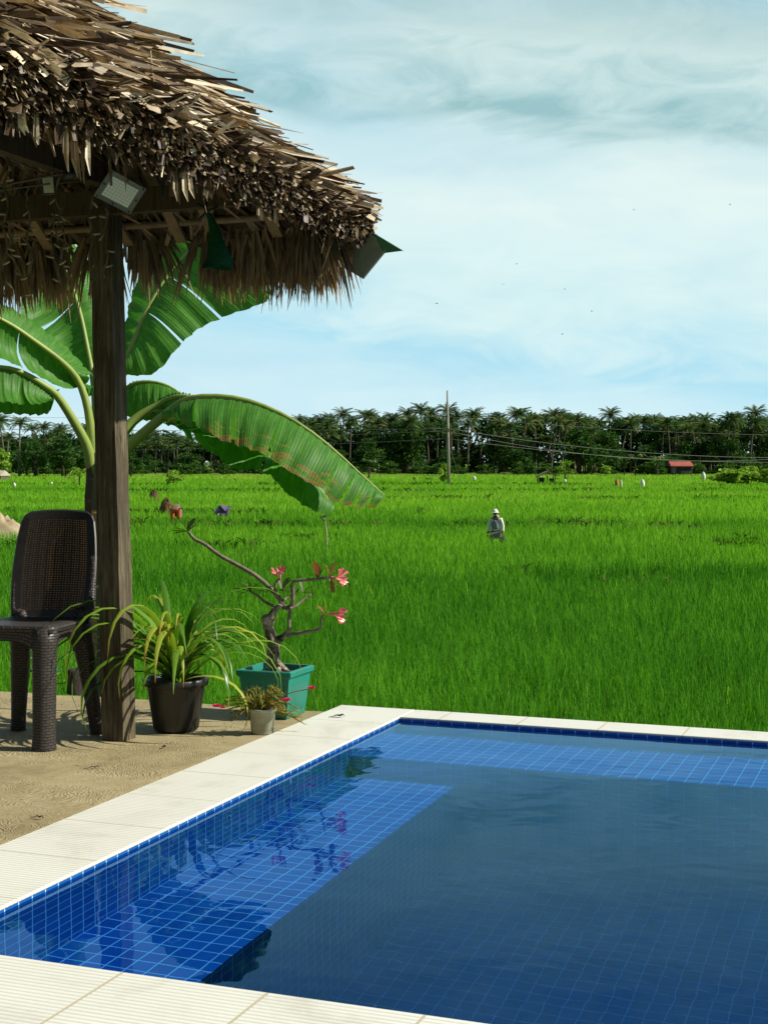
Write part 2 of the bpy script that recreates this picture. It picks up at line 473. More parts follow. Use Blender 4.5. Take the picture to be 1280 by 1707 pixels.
# concrete deck on the left, standing above the paddy
def concrete_mat():
    m, nt, out = newmat('trowelled_concrete')
    co = objco(nt)
    big = noise(nt, 1.7, 6, 0.6, co, 0.4); mid = noise(nt, 14, 5, 0.65, co, 0.3)
    base = ramp(nt, [(0.30, (0.20, 0.155, 0.075)), (0.5, (0.31, 0.255, 0.135)), (0.70, (0.42, 0.355, 0.205))])
    nt.links.new(mth(nt, 'ADD', mth(nt, 'MULTIPLY', big.outputs['Fac'], 0.6), mth(nt, 'MULTIPLY', mid.outputs['Fac'], 0.4)), base.inputs['Fac'])
    # swirled trowel ridges
    wob = noise(nt, 2.6, 3, 0.5, co)
    vm = nt.nodes.new('ShaderNodeVectorMath'); vm.operation = 'MULTIPLY_ADD'
    nt.links.new(wob.outputs['Color'], vm.inputs[0]); vm.inputs[1].default_value = (0.55, 0.55, 0); nt.links.new(co, vm.inputs[2])
    wv = nt.nodes.new('ShaderNodeTexWave'); wv.wave_type = 'RINGS'; wv.inputs['Scale'].default_value = 13; wv.inputs['Distortion'].default_value = 7
    wv.inputs['Detail'].default_value = 4; wv.inputs['Detail Scale'].default_value = 2.2; nt.links.new(vm.outputs[0], wv.inputs['Vector'])
    wv2 = nt.nodes.new('ShaderNodeTexWave'); wv2.inputs['Scale'].default_value = 22; wv2.inputs['Distortion'].default_value = 10
    wv2.inputs['Detail'].default_value = 3; wv2.inputs['Detail Scale'].default_value = 1.2; nt.links.new(vm.outputs[0], wv2.inputs['Vector'])
    gran = noise(nt, 220, 3, 0.7, co)
    pn = noise(nt, 3.3, 3, 0.5, co); patch = ramp(nt, [(0.38, (0.15, 0.15, 0.15)), (0.62, (1, 1, 1))]); nt.links.new(pn.outputs['Fac'], patch.inputs['Fac'])
    hgt = mth(nt, 'ADD', mth(nt, 'MULTIPLY', wv.outputs['Fac'], 0.5), mth(nt, 'ADD', mth(nt, 'MULTIPLY', wv2.outputs['Fac'], 0.45), mth(nt, 'MULTIPLY', gran.outputs['Fac'], 0.5)))
    pat = ramp(nt, [(0.3, (0.80, 0.78, 0.72)), (0.6, (1, 1, 1))]); nt.links.new(hgt, pat.inputs['Fac'])
    pit = noise(nt, 38, 2, 0.5, co); pr = ramp(nt, [(0.70, (1, 1, 1)), (0.75, (0.3, 0.28, 0.25))]); nt.links.new(pit.outputs['Fac'], pr.inputs['Fac'])
    col = mixc(nt, 1.0, mixc(nt, 1.0, base.outputs[0], pat.outputs[0], 'MULTIPLY'), pr.outputs[0], 'MULTIPLY')
    b = nt.nodes.new('ShaderNodeBsdfPrincipled'); b.inputs['Roughness'].default_value = 0.85; b.inputs['Specular IOR Level'].default_value = 0.25
    nt.links.new(col, b.inputs['Base Color'])
    nt.links.new(bumpn(nt, mth(nt, 'MULTIPLY', hgt, patch.outputs[0]), 0.8, 0.004), b.inputs['Normal'])
    nt.links.new(b.outputs[0], out.inputs[0])
    return m
M_CONC = concrete_mat()
M_WALL = plain('rough_concrete', (0.24, 0.22, 0.18), 0.9, (0.14, 0.13, 0.1), 4, 0.5)
# deck: a fine sheet with an uneven, slightly broken rear edge, on a block
mb = MB()
nu, nv = 70, 90
for i in range(nu + 1):
    for j in range(nv + 1):
        u = 0.6 + (5.66 - 0.6) * i / nu; v = -9 + (VO + 0.02 + 9) * (j / nv) ** 0.5
        q = Vector((u * 1.3, v * 1.3, 0))
        if i == nu: u += 0.02 * mnoise.noise(q * 5)
        z = -0.012 + 0.006 * mnoise.noise(q) + 0.003 * mnoise.noise(q * 3.1)
        if j == nv: z = -0.02
        mb.v.append(tuple(W(u, v, z))); mb.t.append(0.5)
for i in range(nu):
    for j in range(nv):
        a = i * (nv + 1) + j
        mb.f.append((a, a + 1, a + nv + 2, a + nv + 1))
deck = mb.build('patio', M_CONC, None, smooth=True); deck.data.flip_normals()
tag(deck, 'swirl trowelled tan concrete patio beside the pool', 'patio', kind='structure')
w1 = slab('retaining_wall', 0.6, 5.645, -9, VO - 0.001, SOIL - 0.2, -0.03, M_WALL, None, 0)
tag(w1, 'rough concrete base holding the patio above the rice field', 'wall', kind='structure')
w2 = slab('pool_wall', UFI + 0.012, UFO - 0.01, VO, VR + 0.29, SOIL - 0.2, -0.0135, M_WALL, pool, 0)

# ground: one sheet to the horizon
def ground_mat():
    m, nt, out = newmat('paddy_soil')
    co = objco(nt)
    s = nt.nodes.new('ShaderNodeSeparateXYZ'); nt.links.new(co, s.inputs[0])
    a = noise(nt, 0.05, 6, 0.6, co); b_ = noise(nt, 1.5, 5, 0.6, co)
    soil = ramp(nt, [(0.35, (0.03, 0.07, 0.014)), (0.65, (0.07, 0.12, 0.03))]); nt.links.new(b_.outputs['Fac'], soil.inputs['Fac'])
    grass = ramp(nt, [(0.35, (0.06, 0.15, 0.015)), (0.65, (0.14, 0.22, 0.03))]); nt.links.new(a.outputs['Fac'], grass.inputs['Fac'])
    far = ramp(nt, [(0.30, (0, 0, 0)), (0.62, (1, 1, 1))]); nt.links.new(mth(nt, 'DIVIDE', s.outputs[1], 200.0), far.inputs['Fac'])
    col = mixc(nt, far.outputs[0], soil.outputs[0], grass.outputs[0])
    b = nt.nodes.new('ShaderNodeBsdfPrincipled'); b.inputs['Roughness'].default_value = 0.9; b.inputs['Specular IOR Level'].default_value = 0.1
    nt.links.new(col, b.inputs['Base Color']); nt.links.new(b.outputs[0], out.inputs[0])
    return m
mb = MB()
mb.add([(-3000, -200, SOIL), (3000, -200, SOIL), (3000, 4000, SOIL), (-3000, 4000, SOIL)], [(0, 1, 2, 3)])
gr = mb.build('ground', ground_mat()); tag(gr, 'flat muddy ground of the rice fields', 'ground', kind='structure')
# ------------------------------------------------------------------ thatched hut
def wood_mat(name, c1, c2, c3):
    m, nt, out = newmat(name)
    co = objco(nt, (1, 1, 0.06))
    g = noise(nt, 90, 6, 0.7, co, 0.6); g2 = noise(nt, 24, 4, 0.6, objco(nt, (1, 1, 0.16)), 0.4); big = noise(nt, 3.0, 4, 0.6, objco(nt))
    rp = ramp(nt, [(0.30, c1), (0.5, c2), (0.72, c3)])
    nt.links.new(mth(nt, 'ADD', mth(nt, 'MULTIPLY', g.outputs['Fac'], 0.5), mth(nt, 'ADD', mth(nt, 'MULTIPLY', g2.outputs['Fac'], 0.25), mth(nt, 'MULTIPLY', big.outputs['Fac'], 0.25))), rp.inputs['Fac'])
    crack = ramp(nt, [(0.33, (0.12, 0.1, 0.08)), (0.42, (1, 1, 1))]); nt.links.new(g.outputs['Fac'], crack.inputs['Fac'])
    b = nt.nodes.new('ShaderNodeBsdfPrincipled'); b.inputs['Roughness'].default_value = 0.85; b.inputs['Specular IOR Level'].default_value = 0.2
    nt.links.new(mixc(nt, 1.0, rp.outputs[0], crack.outputs[0], 'MULTIPLY'), b.inputs['Base Color'])
    nt.links.new(bumpn(nt, mth(nt, 'ADD', g.outputs['Fac'], g2.outputs['Fac']), 0.8, 0.006), b.inputs['Normal'])
    nt.links.new(b.outputs[0], out.inputs[0])
    return m
M_POST = wood_mat('weathered_timber', (0.022, 0.017, 0.011), (0.080, 0.065, 0.040), (0.28, 0.24, 0.15))
M_BEAM = wood_mat('dark_timber', (0.03, 0.022, 0.015), (0.075, 0.055, 0.035), (0.13, 0.10, 0.06))
M_BAMBOO = plain('dry_bamboo', (0.26, 0.18, 0.09), 0.6, (0.15, 0.10, 0.05), 14, 0.2)
M_THATCH = leafmat('dry_nipa_thatch', [(0.0, (0.022, 0.014, 0.009)), (0.35, (0.095, 0.062, 0.036)), (0.6, (0.25, 0.18, 0.105)), (0.85, (0.56, 0.46, 0.31)), (1.0, (0.80, 0.72, 0.55))], 0.10, 0.03, 0.45, 30, (1.0, 0.8, 0.5))
M_FRINGE = leafmat('thatch_underside', [(0.0, (0.045, 0.034, 0.025)), (0.5, (0.19, 0.145, 0.10)), (0.8, (0.36, 0.28, 0.19)), (1.0, (0.5, 0.32, 0.14))], 0.22, 0.0, 0.5, 20, (1.1, 0.8, 0.4))

UC, VC, ZE = 5.18, -2.05, 1.925            # the eave corner over the pool
PT = R(37); CP, SP = math.cos(PT), math.sin(PT)
U1, V1 = 1.9, -5.45                       # opposite eaves
TH = 0.10
hut = thing('thatched_hut', 'open nipa hut with shaggy brown thatched roof on a square timber post', 'hut', tuple(W(4.835, -2.926, 0)))
parts = []
def lift(p, s, n): return p
ctrU, ctrV = (UC + U1) / 2, (VC + V1) / 2
half = (VC - V1) / 2
apex = half * SP / CP
def slope_pt(which, a, s, h=0.0):
    """which: 'pool' (eave along u at v=VC) or 'field' (eave along v at u=UC); a along the eave, s up the slope, h out of it"""
    if which == 'pool':
        return (a, VC - s * CP + h * SP, ZE + s * SP + h * CP)
    return (UC - s * CP + h * SP, a, ZE + s * SP + h * CP)
# core of packed leaves
mb = MB()
def ring(zoff, inset):
    return [W(UC - inset, VC - inset, ZE + zoff), W(UC - inset, V1 + inset, ZE + zoff), W(U1 + inset, V1 + inset, ZE + zoff), W(U1 + inset, VC - inset, ZE + zoff)]
lo, hi = ring(0.0, 0.07), ring(0.07, 0.04)
ap_lo, ap_hi = W(ctrU, ctrV, ZE + apex - 0.06), W(ctrU, ctrV, ZE + apex + 0.09)
mb.add(lo + hi + [ap_lo, ap_hi], [(1, 0, 8), (2, 1, 8), (3, 2, 8), (0, 3, 8), (4, 5, 9), (5, 6, 9), (6, 7, 9), (7, 4, 9),
                                  (0, 1, 5, 4), (1, 2, 6, 5), (2, 3, 7, 6), (3, 0, 4, 7)], 0.08)
rr = random.Random(11)
def vdir(which, da, ds, dh):
    if which == 'pool':
        q = Vector((da, -ds * CP + dh * SP, ds * SP + dh * CP))
    else:
        q = Vector((-ds * CP + dh * SP, da, ds * SP + dh * CP))
    return Vector((q.x * SY + q.y * CY, q.x * CY - q.y * SY, q.z))
def strip(which, a, s, h, L, w, ang, rise, curl, tint, fold=0.5, roll=0.0, taper=1.0):
    if which == 'pool' and h > 0: h *= 0.35 + 0.65 * max(0.0, min(1.0, (UC - a) / 0.9))
    while L > 0.05:
        se, ae = s - L * math.cos(ang), a + L * math.sin(ang)
        lim = (UC if which == 'pool' else VC) - max(se, 0) * CP + (0.035 if s > 0.5 else 0.0)
        if se > -0.05 and ae < lim and h + rise * L > -0.012 - 0.22 * max(0, s): break
        L *= 0.85
    p0 = W(*slope_pt(which, a, s, h))
    d = vdir(which, math.sin(ang), -math.cos(ang), rise).normalized()
    nn = vdir(which, 0, 0, 1)
    side = d.cross(nn).normalized()
    side = (side * math.cos(roll) + nn * math.sin(roll)).normalized()
    pts = []
    for k in range(4):
        t = k / 3
        pts.append(p0 + d * L * t + nn * curl * t * t + Vector((0, 0, -0.06 * L * t * t)))
    ws = [w, w, w * (0.5 + 0.5 * taper), w * taper * 0.8]
    ribbon(mb, pts, ws, side, fold, [min(1, max(0, tint + rr.uniform(-.05, .05)))] * 12)
Smax = half / CP
# body of the pool-side slope, laid in courses from the eave upward
for k in range(9000):
    s = Smax * rr.random() ** 1.3 * 0.96
    a = rr.uniform(U1 + 0.5, UC + 0.02 - s * CP)
    course = math.floor(s / 0.16) * 0.16
    hh = rr.uniform(0.02, TH) if s > 0.25 else rr.uniform(0.0, TH)
    L = rr.uniform(0.14, 0.5)
    hipd = UC - s * CP - a
    ang = rr.gauss(0.05, 0.38)
    if hipd < 0.5: ang += rr.uniform(0, 0.7)
    t = rr.choice([0.05, 0.12, 0.28, 0.42, 0.55, 0.65, 0.78, 0.9, 1.0]) if hh > 0.04 else rr.uniform(0.1, 0.45)
    strip('pool', a, s, hh, L, rr.choice([.011, .015, .02, .027, .035, .042]) * rr.uniform(.8, 1.15), ang, rr.uniform(-0.02, 0.22), rr.gauss(-.01, .05), t, rr.uniform(-0.7, 0.8), rr.gauss(0, 0.5), rr.choice([.1, .2, .5, .9, 1.0]))
# packed butt ends along the eave
for k in range(3000):
    a = rr.uniform(U1 + 0.5, UC + 0.03)
    s = rr.uniform(-0.02, 0.24)
    h = rr.uniform(0.0, TH * 0.85)
    strip('pool', a, s, h, rr.uniform(0.12, 0.30) if s > .1 else rr.uniform(.07, .18), rr.uniform(0.010, 0.028), rr.gauss(0.1, 0.4), rr.uniform(-0.3, 0.1), rr.uniform(-0.03, 0.02),
          rr.choice([0.03, 0.08, 0.14, 0.2, 0.3, 0.4, 0.5, 0.66]), rr.uniform(-0.9, 0.9), rr.gauss(0, 0.8), rr.uniform(0.4, 1.0))
# hip: strips poking outward along the edge between the two slopes
for k in range(2300):
    s = Smax * rr.random() * 0.9
    a = UC - s * CP + rr.uniform(-0.16, 0.02)
    strip('pool', a, s, rr.uniform(0.03, TH + 0.03), rr.uniform(0.15, 0.40), rr.uniform(0.016, 0.042), rr.uniform(0.4, 1.5), rr.uniform(-0.05, 0.28), rr.uniform(-0.04, 0.05),
          rr.choice([0.15, 0.35, 0.5, 0.65, 0.75, 0.9]), rr.uniform(-0.7, 0.8), rr.gauss(0, 0.5), rr.uniform(0.5, 1.0))
# outside of the field-side slope
for k in range(2400):
    s = Smax * rr.random() * 0.95
    a = rr.uniform(V1 + 0.4, VC - s * CP)
    strip('field', a, s, rr.uniform(0.03, TH), rr.uniform(0.2, 0.5), rr.uniform(0.02, 0.04), rr.gauss(0, 0.3), rr.uniform(0, 0.15), 0.0, rr.uniform(0.25, 0.8), rr.uniform(-0.5, 0.6))
# loose leaves dangling under the pool-side eave
for (x, y, L_) in [(q[0], q[1], q[2] * .5) for q in [(30, 200, .07), (62, 215, .09), (112, 232, .17), (146, 236, .21), (118, 238, .2), (292, 300, .12), (300, 302, .13), (308, 304, .1), (345, 318, .05), (430, 352, .06), (455, 365, .05)]]:
    u = None
    d = ray(x, y); lo_u, hi_u = 2.0, 5.4
    # on the vertical plane of the eave
    t = VC / (d.x * CY - d.y * SY)
    q = Vector((0, 0, EYE)) + d * t
    n_ = 2
    for j in range(n_):
        dx = rr.uniform(-.012, .012)
        pts = [q + Vector((dx, 0, 0.05)), q + Vector((dx * 1.5, 0, -L_ * .4)), q + Vector((dx * 2 + .004, 0.01, -L_ * rr.uniform(.8, 1.05)))]
        ribbon(mb, pts, [0.010, 0.015, 0.002], Vector((1, rr.uniform(-.6, .6), 0)), 0.4, rr.choice([.5, .7, .9]))
parts.append(mb.build('thatch', M_THATCH))

# underside: fans of leaves laid against the rafters, with a ragged hanging fringe
mb = MB()
for k in range(3300):
    s = rr.random() ** 0.8 * 1.5
    a = rr.uniform(-4.9, VC - s * CP - 0.02)
    strip('field', a, s, -rr.uniform(0.0, 0.05), rr.uniform(0.14, 0.34), rr.uniform(0.012, 0.03), rr.choice([-1, 1]) * rr.uniform(0.15, 1.0), rr.uniform(-0.12, 0.05), 0, rr.choice([.2, .4, .5, .65, .8]), rr.uniform(-.6, .6), rr.gauss(0, .4), 0.4)
for k in range(1500):
    s = rr.random() * 1.4
    a = rr.uniform(2.0, UC - s * CP - 0.02)
    strip('pool', a, s, -rr.uniform(0.0, 0.04), rr.uniform(0.14, 0.34), rr.uniform(0.012, 0.03), rr.choice([-1, 1]) * rr.uniform(0.15, 1.0), rr.uniform(-0.1, 0.05), 0, rr.choice([.2, .4, .5, .65]), rr.uniform(-.6, .6), rr.gauss(0, .4), 0.4)
parts.append(mb.build('thatch_lining', M_FRINGE))
mb = MB()
tufts = [rr.uniform(-4.9, -2.08) for _ in range(34)] + [-2.1, -2.16, -2.22, -2.3, -2.36, -2.45, -2.52, -2.6]
for a0 in [min(t_, -2.17 - .1 * rr.random()) for t_ in tufts]:
    n_ = rr.randint(45, 70)
    L0 = rr.uniform(0.23, 0.30)
    if -3.1 < a0 < -2.75: L0 *= 0.9
    for j in range(n_):
        sp = rr.gauss(0, 0.5)
        p = W(UC + rr.uniform(-0.10, 0.03), a0 + sp * 0.05, ZE + rr.uniform(-0.02, 0.05))
        lat = W(rr.uniform(-.05, .25), sp * 0.45, 0) * 1.0
        L = L0 * rr.uniform(0.6, 1.05)
        q1 = p + lat * L * 0.5 + Vector((0, 0, -L * 0.45)); q2 = p + lat * L * 0.85 + Vector((0, 0, -L))
        t = rr.uniform(0.25, 0.75)
        w = rr.uniform(0.008, 0.018)
        ribbon(mb, [p, q1, q2], [w, w, 0.001], Vector((rr.uniform(.4, 1), rr.uniform(-.8, .8), 0)), 0.4, [t] * 3 + [t] * 3 + [min(1, t + .42)] * 3)
parts.append(mb.build('eave_fringe', M_FRINGE))

# frame
mb = MB()
pb, pt_ = W(4.84, -2.906, -0.03), W(4.83, -2.945, 2.1)
ax, ay = W(0, 0.046, 0), W(0.046, 0, 0)
# post with slightly hewn faces
nz_ = 26; vs = []; fs = []
for i in range(nz_ + 1):
    t = i / nz_
    c = pb.lerp(pt_, t)
    for k, (sx, sy) in enumerate([(-1, -1), (-0.2, -1.03), (1, -1), (1.02, 0.1), (1, 1), (0, 1), (-1, 1), (-1.02, 0)]):
        kx = sx * (1 - .05 * t); ky = sy * (1 - .05 * t)
        j = 0.0022 * mnoise.noise(Vector((k * 3.1, i * 0.55, 1.7)))
        vs.append(c + ax * (kx + j * 20) + ay * (ky + j * 18))
for i in range(nz_):
    for k in range(8):
        k2 = (k + 1) % 8
        fs.append((i * 8 + k2, i * 8 + k, (i + 1) * 8 + k, (i + 1) * 8 + k2))
fs.append(tuple(range(8))); fs.append(tuple(nz_ * 8 + k for k in range(8))[::-1])
mb.add(vs, fs)
parts.append(mb.build('post', M_POST))
for (u_, v_) in [(2.42, -2.926), (4.835, -4.53), (2.42, -4.53)]:
    mb = MB(); obox(mb, W(u_, v_, 1.02), ax, ay, Vector((0, 0, 1.05))); parts.append(mb.build('post', M_POST))
def bar(name, p, q, w, h, mat, n=0):
    mb = MB()
    if n: tube(mb, [p, p.lerp(q, .5) + Vector((0, 0, rr.uniform(-.01, .01))), q], [w, w * .95, w * .9], n)
    else: beam(mb, p, q, w, h)
    o = mb.build(name, mat, None, smooth=bool(n)); parts.append(o); return o
bar('beam', W(4.80, -5.2, 2.02), W(4.80, -2.2, 2.02), 0.05, 0.09, M_BEAM)
bar('beam', W(2.0, -2.9, 2.11), W(5.1, -2.9, 2.11), 0.05, 0.08, M_BEAM)
bar('beam', W(2.0, -4.53, 2.05), W(5.2, -4.53, 2.05), 0.05, 0.09, M_BEAM)
bar('beam', W(2.42, -5.2, 2.05), W(2.42, -2.2, 2.05), 0.05, 0.09, M_BEAM)
# purlin under the field-side eave and rafters running down to it
bar('purlin', W(UC - .15, -5.1, ZE + 0.045), W(UC - .15, VC - .12, ZE + 0.045), 0.016, 0, M_BAMBOO, 8)
bar('purlin', W(5.0, -2.22, ZE + 0.09), W(2.1, -2.22, ZE + 0.09), 0.02, 0, M_BAMBOO, 8)
for v_ in (-2.34, -2.62, -2.72, -3.02, -3.32, -3.62, -3.95, -4.3):
    sl_ = min(1.7, (VC - v_) / CP - .02)
    a = W(*slope_pt('field', v_ + rr.uniform(-.05, .05), 0.06, -0.065)); b = W(*slope_pt('field', v_, max(.45, sl_), -0.075))
    bar('rafter', a, b, 0.042, 0.018, M_BAMBOO)
for u_ in (4.75, 4.3, 3.9, 3.4, 2.9):
    a = W(*slope_pt('pool', u_, 0.05, -0.06)); b = W(*slope_pt('pool', u_, 1.5, -0.07))
    bar('rafter', a, b, 0.042, 0.02, M_BAMBOO)
bar('hip_rafter', W(UC - .12, VC - .12, ZE + 0.03), W(ctrU, ctrV, ZE + apex - .1), 0.05, 0.07, M_BEAM)
# sheet metal flashing poking from under the thatch at the corner
mb = MB()
q = [P(648, 412, 5.52), P(605, 465, 5.56), P(530, 420, 5.74), P(592, 375, 5.62)]
nn = (q[1] - q[0]).cross(q[2] - q[0]).normalized() * 0.004
mb.add([p - nn for p in q] + [p + nn for p in q], [(0, 1, 2, 3), (7, 6, 5, 4), (0, 4, 5, 1), (1, 5, 6, 2), (2, 6, 7, 3), (3, 7, 4, 0)])
parts.append(mb.build('flashing', plain('grey_green_sheet', (0.30, 0.34, 0.26), 0.5, (0.22, 0.26, 0.2), 6)))
mb = MB()
q = [P(622, 388, 5.53), P(672, 418, 5.50), P(640, 422, 5.53)]
nn = (q[1] - q[0]).cross(q[2] - q[0]).normalized() * 0.003
mb.add([p - nn for p in q] + [p + nn for p in q], [(0, 1, 2), (5, 4, 3), (0, 3, 4, 1), (1, 4, 5, 2), (2, 5, 3, 0)])
parts.append(mb.build('flashing_tip', plain('green_sheet', (0.03, 0.16, 0.06), 0.5, (0.02, 0.1, 0.04), 6)))
put(hut, *parts)

# floodlight on the post
M_BLACK = plain('black_plastic', (0.018, 0.02, 0.018), 0.45, (0.03, 0.03, 0.028), 20)
def lens_mat():
    m, nt, out = newmat('led_lens')
    uv = nt.nodes.new('ShaderNodeUVMap'); uv.uv_map = 'UVMap'
    vm = nt.nodes.new('ShaderNodeVectorMath'); vm.operation = 'MULTIPLY'; vm.inputs[1].default_value = (9, 7, 1); nt.links.new(uv.outputs[0], vm.inputs[0])
    fr = nt.nodes.new('ShaderNodeVectorMath'); fr.operation = 'FRACTION'; nt.links.new(vm.outputs[0], fr.inputs[0])
    ds = nt.nodes.new('ShaderNodeVectorMath'); ds.operation = 'DISTANCE'; ds.inputs[1].default_value = (0.5, 0.5, 0); nt.links.new(fr.outputs[0], ds.inputs[0])
    rp = ramp(nt, [(0.14, (0.92, 0.95, 0.88)), (0.24, (0.66, 0.80, 0.70)), (0.5, (0.55, 0.70, 0.60))]); nt.links.new(ds.outputs['Value'], rp.inputs['Fac'])
    b = nt.nodes.new('ShaderNodeBsdfPrincipled'); b.inputs['Roughness'].default_value = 0.25
    nt.links.new(rp.outputs[0], b.inputs['Base Color']); nt.links.new(b.outputs[0], out.inputs[0])
    return m
fl = thing('floodlight', 'square LED floodlight with grey lens clamped to the hut post', 'floodlight', tuple(P(200, 318, 5.3)))
c = [P(185, 281, 5.18), P(244, 314, 5.26), P(217, 356, 5.31), P(156, 325, 5.23)]      # around the rim
def lerp2(c, a, b): return c[0].lerp(c[1], a).lerp(c[3].lerp(c[2], a), b)
nF = (c[1] - c[0]).cross(c[3] - c[0]).normalized()
if nF.y > 0: nF = -nF
mb = MB()
outer = c; inner = [lerp2(c, *ab) for ab in ((.12, .13), (.88, .13), (.88, .87), (.12, .87))]
back = [lerp2(c, *ab) - nF * 0.035 for ab in ((.15, .15), (.85, .15), (.85, .85), (.15, .85))]
front_o = [p + nF * 0.006 for p in outer]; front_i = [p + nF * 0.004 for p in inner]
mb.add(front_o + front_i + outer + back, [(0, 1, 5, 4), (1, 2, 6, 5), (2, 3, 7, 6), (3, 0, 4, 7), (0, 8, 9, 1), (1, 9, 10, 2), (2, 10, 11, 3), (3, 11, 8, 0),
        (8, 12, 13, 9), (9, 13, 14, 10), (10, 14, 15, 11), (11, 15, 12, 8), (12, 15, 14, 13), (4, 5, 6, 7)])
hs = mb.build('housing', plain('grey_green_metal', (0.14, 0.18, 0.15), 0.5, (0.13, 0.16, 0.13), 30))
mb = MB()
q = [p + nF * 0.0055 for p in [lerp2(c, *ab) for ab in ((.14, .15), (.86, .15), (.86, .85), (.14, .85))]]
mb.add(q, [(0, 1, 2, 3)], 0.5, [[(0, 0), (1, 0), (1, 1), (0, 1)]])
ln_ = mb.build('lens', lens_mat())
scr = []
for (a, b) in ((.06, .06), (.5, .055), (.94, .06), (.94, .5), (.94, .94), (.5, .945), (.06, .94), (.06, .5)):
    p = lerp2(c, a, b) + nF * 0.006
    mb = MB(); tube(mb, [p, p + nF * 0.004], 0.0035, 8); scr.append(mb.build('screw', M_BLACK))
mb = MB()
pm = lerp2(c, .5, .5)
beam(mb, pm - nF * 0.03, Vector((pt_.x - 0.01, pt_.y - 0.03, pm.z - 0.02)), 0.03, 0.012)
brk = mb.build('bracket', M_BLACK)
put(fl, hs, ln_, brk, *scr)

# small white box hanging from the cable
sb = thing('solar_panel', 'small white rectangular panel hanging on the cable left of the post', 'panel', tuple(P(79, 308, 5.2)))
c = [P(66, 292, 5.2), P(90, 294, 5.17), P(93, 323, 5.16), P(70, 325, 5.2)]
nF2 = (c[1] - c[0]).cross(c[3] - c[0]).normalized()
if nF2.y > 0: nF2 = -nF2
mb = MB(); mb.add([p for p in c] + [p - nF2 * .018 for p in c], [(0, 1, 2, 3), (7, 6, 5, 4), (0, 4, 5, 1), (1, 5, 6, 2), (2, 6, 7, 3), (3, 7, 4, 0)])
o1 = mb.build('casing', plain('grey_plastic', (0.07, 0.085, 0.075), 0.4))
mb = MB(); q = [lerp2(c, *ab) + nF2 * .002 for ab in ((.22, .12), (.96, .06), (.94, .94), (.22, .92))]
mb.add(q, [(0, 1, 2, 3)]); o2 = mb.build('face', plain('pale_panel', (0.75, 0.82, 0.80), 0.3, (0.66, 0.75, 0.72), 8))
put(sb, o1, o2)

# string lights: a cable under the roof with drops of little bulbs
M_CABLE = plain('grey_cable', (0.16, 0.13, 0.09), 0.6, (0.10, 0.08, 0.055), 40)
M_BULB = plain('clear_bulb', (0.42, 0.36, 0.25), 0.3, (0.32, 0.27, 0.18), 50)
st = thing('string_lights', 'icicle string of small unlit bulbs dangling under the thatch', 'string lights', tuple(P(60, 300, 5.1)))
sp_ = []
mb = MB()
tube(mb, [P(-60, 325, 5.0), P(0, 310, 5.05), P(60, 298, 5.1), P(110, 288, 5.15), P(150, 280, 5.25)], 0.0045, 6)
tube(mb, [P(-40, 240, 4.9), P(10, 262, 5.0), P(40, 275, 5.1), P(75, 290, 5.2)], 0.0035, 6)
tube(mb, [P(-40, 318, 5.08), P(0, 317, 5.1), P(70, 308, 5.15), P(150, 300, 5.3)], 0.0035, 6)
sp_.append(mb.build('cable', M_CABLE, None, True))
sp_.append((lambda b: (tube(b, [P(108, 293, 5.12), P(118, 290, 5.13), P(133, 284, 5.15)], [0.012, 0.018, 0.005], 8), b.build('connector', M_BLACK, None, True))[1])(MB()))
for (x0, y0, y1, Y) in ((12, 255, 488, 5.0), (20, 380, 470, 5.02), (46, 305, 490, 5.15), (95, 285, 470, 5.05), (103, 340, 462, 5.1), (88, 350, 430, 5.08), (151, 318, 492, 5.32), (176, 345, 464, 5.36)):
    cb, bulbs = MB(), []
    pts = []
    n_ = int((y1 - y0) / 9)
    for i in range(n_ + 1):
        t = i / n_
        pts.append(P(x0 + 5 * math.sin(i * 0.9 + x0) * rr.uniform(.4, 1) + 8 * t * math.sin(x0), y0 + (y1 - y0) * t, Y + rr.uniform(-.012, .012)))
    tube(cb, pts, 0.0030, 5)
    tube(cb, [p + Vector((0.004 * math.sin(i * 2.1), 0.004 * math.cos(i * 2.1), 0)) for i, p in enumerate(pts)], 0.0022, 5)
    for i in range(2, n_ + 1, 3):
        d = Vector((rr.uniform(-1, 1), rr.uniform(-.5, .5), rr.uniform(-.7, .4))).normalized()
        p = pts[i]
        bl = MB(); bulbs.append(bl)
        tube(bl, [p, p + d * 0.010, p + d * 0.026, p + d * 0.03], [0.0022, 0.0042, 0.0036, 0.001], 6)
    s_ = cb.build('strand', M_CABLE, None, True); sp_.append(s_)
    for bl in bulbs:
        b_ = bl.build('bulb', M_BULB, None, True); b_.parent = s_
put(st, *sp_)

# green netting hanging from the beam
m, nt, out = newmat('green_net')
co = objco(nt)
vz = nt.nodes.new('ShaderNodeTexVoronoi'); vz.feature = 'DISTANCE_TO_EDGE'; vz.inputs['Scale'].default_value = 120; nt.links.new(co, vz.inputs['Vector'])
rp = ramp(nt, [(0.0, (0.02, 0.12, 0.06)), (0.2, (0.008, 0.05, 0.025))]); nt.links.new(vz.outputs['Distance'], rp.inputs['Fac'])
d = nt.nodes.new('ShaderNodeBsdfDiffuse'); nt.links.new(rp.outputs[0], d.inputs[0]); nt.links.new(d.outputs[0], out.inputs[0])
net = thing('green_netting', 'dark green mesh netting bunched and tied under the roof beam', 'netting', tuple(P(360, 370, 5.15)))
mb = MB(); vs = []; fs = []
prof = [(344, 352, 3), (352, 365, 6), (358, 385, 9), (362, 410, 15), (366, 432, 22), (360, 446, 24)]
for (x, y, w) in prof:
    for k in range(14):
        t = 2 * math.pi * k / 14
        p = P(x + w * math.cos(t) * (1 + .15 * math.sin(3 * t)), y + 3 * math.sin(2 * t), 5.15)
        p.y += w / 470 * math.sin(t)
        vs.append(p)
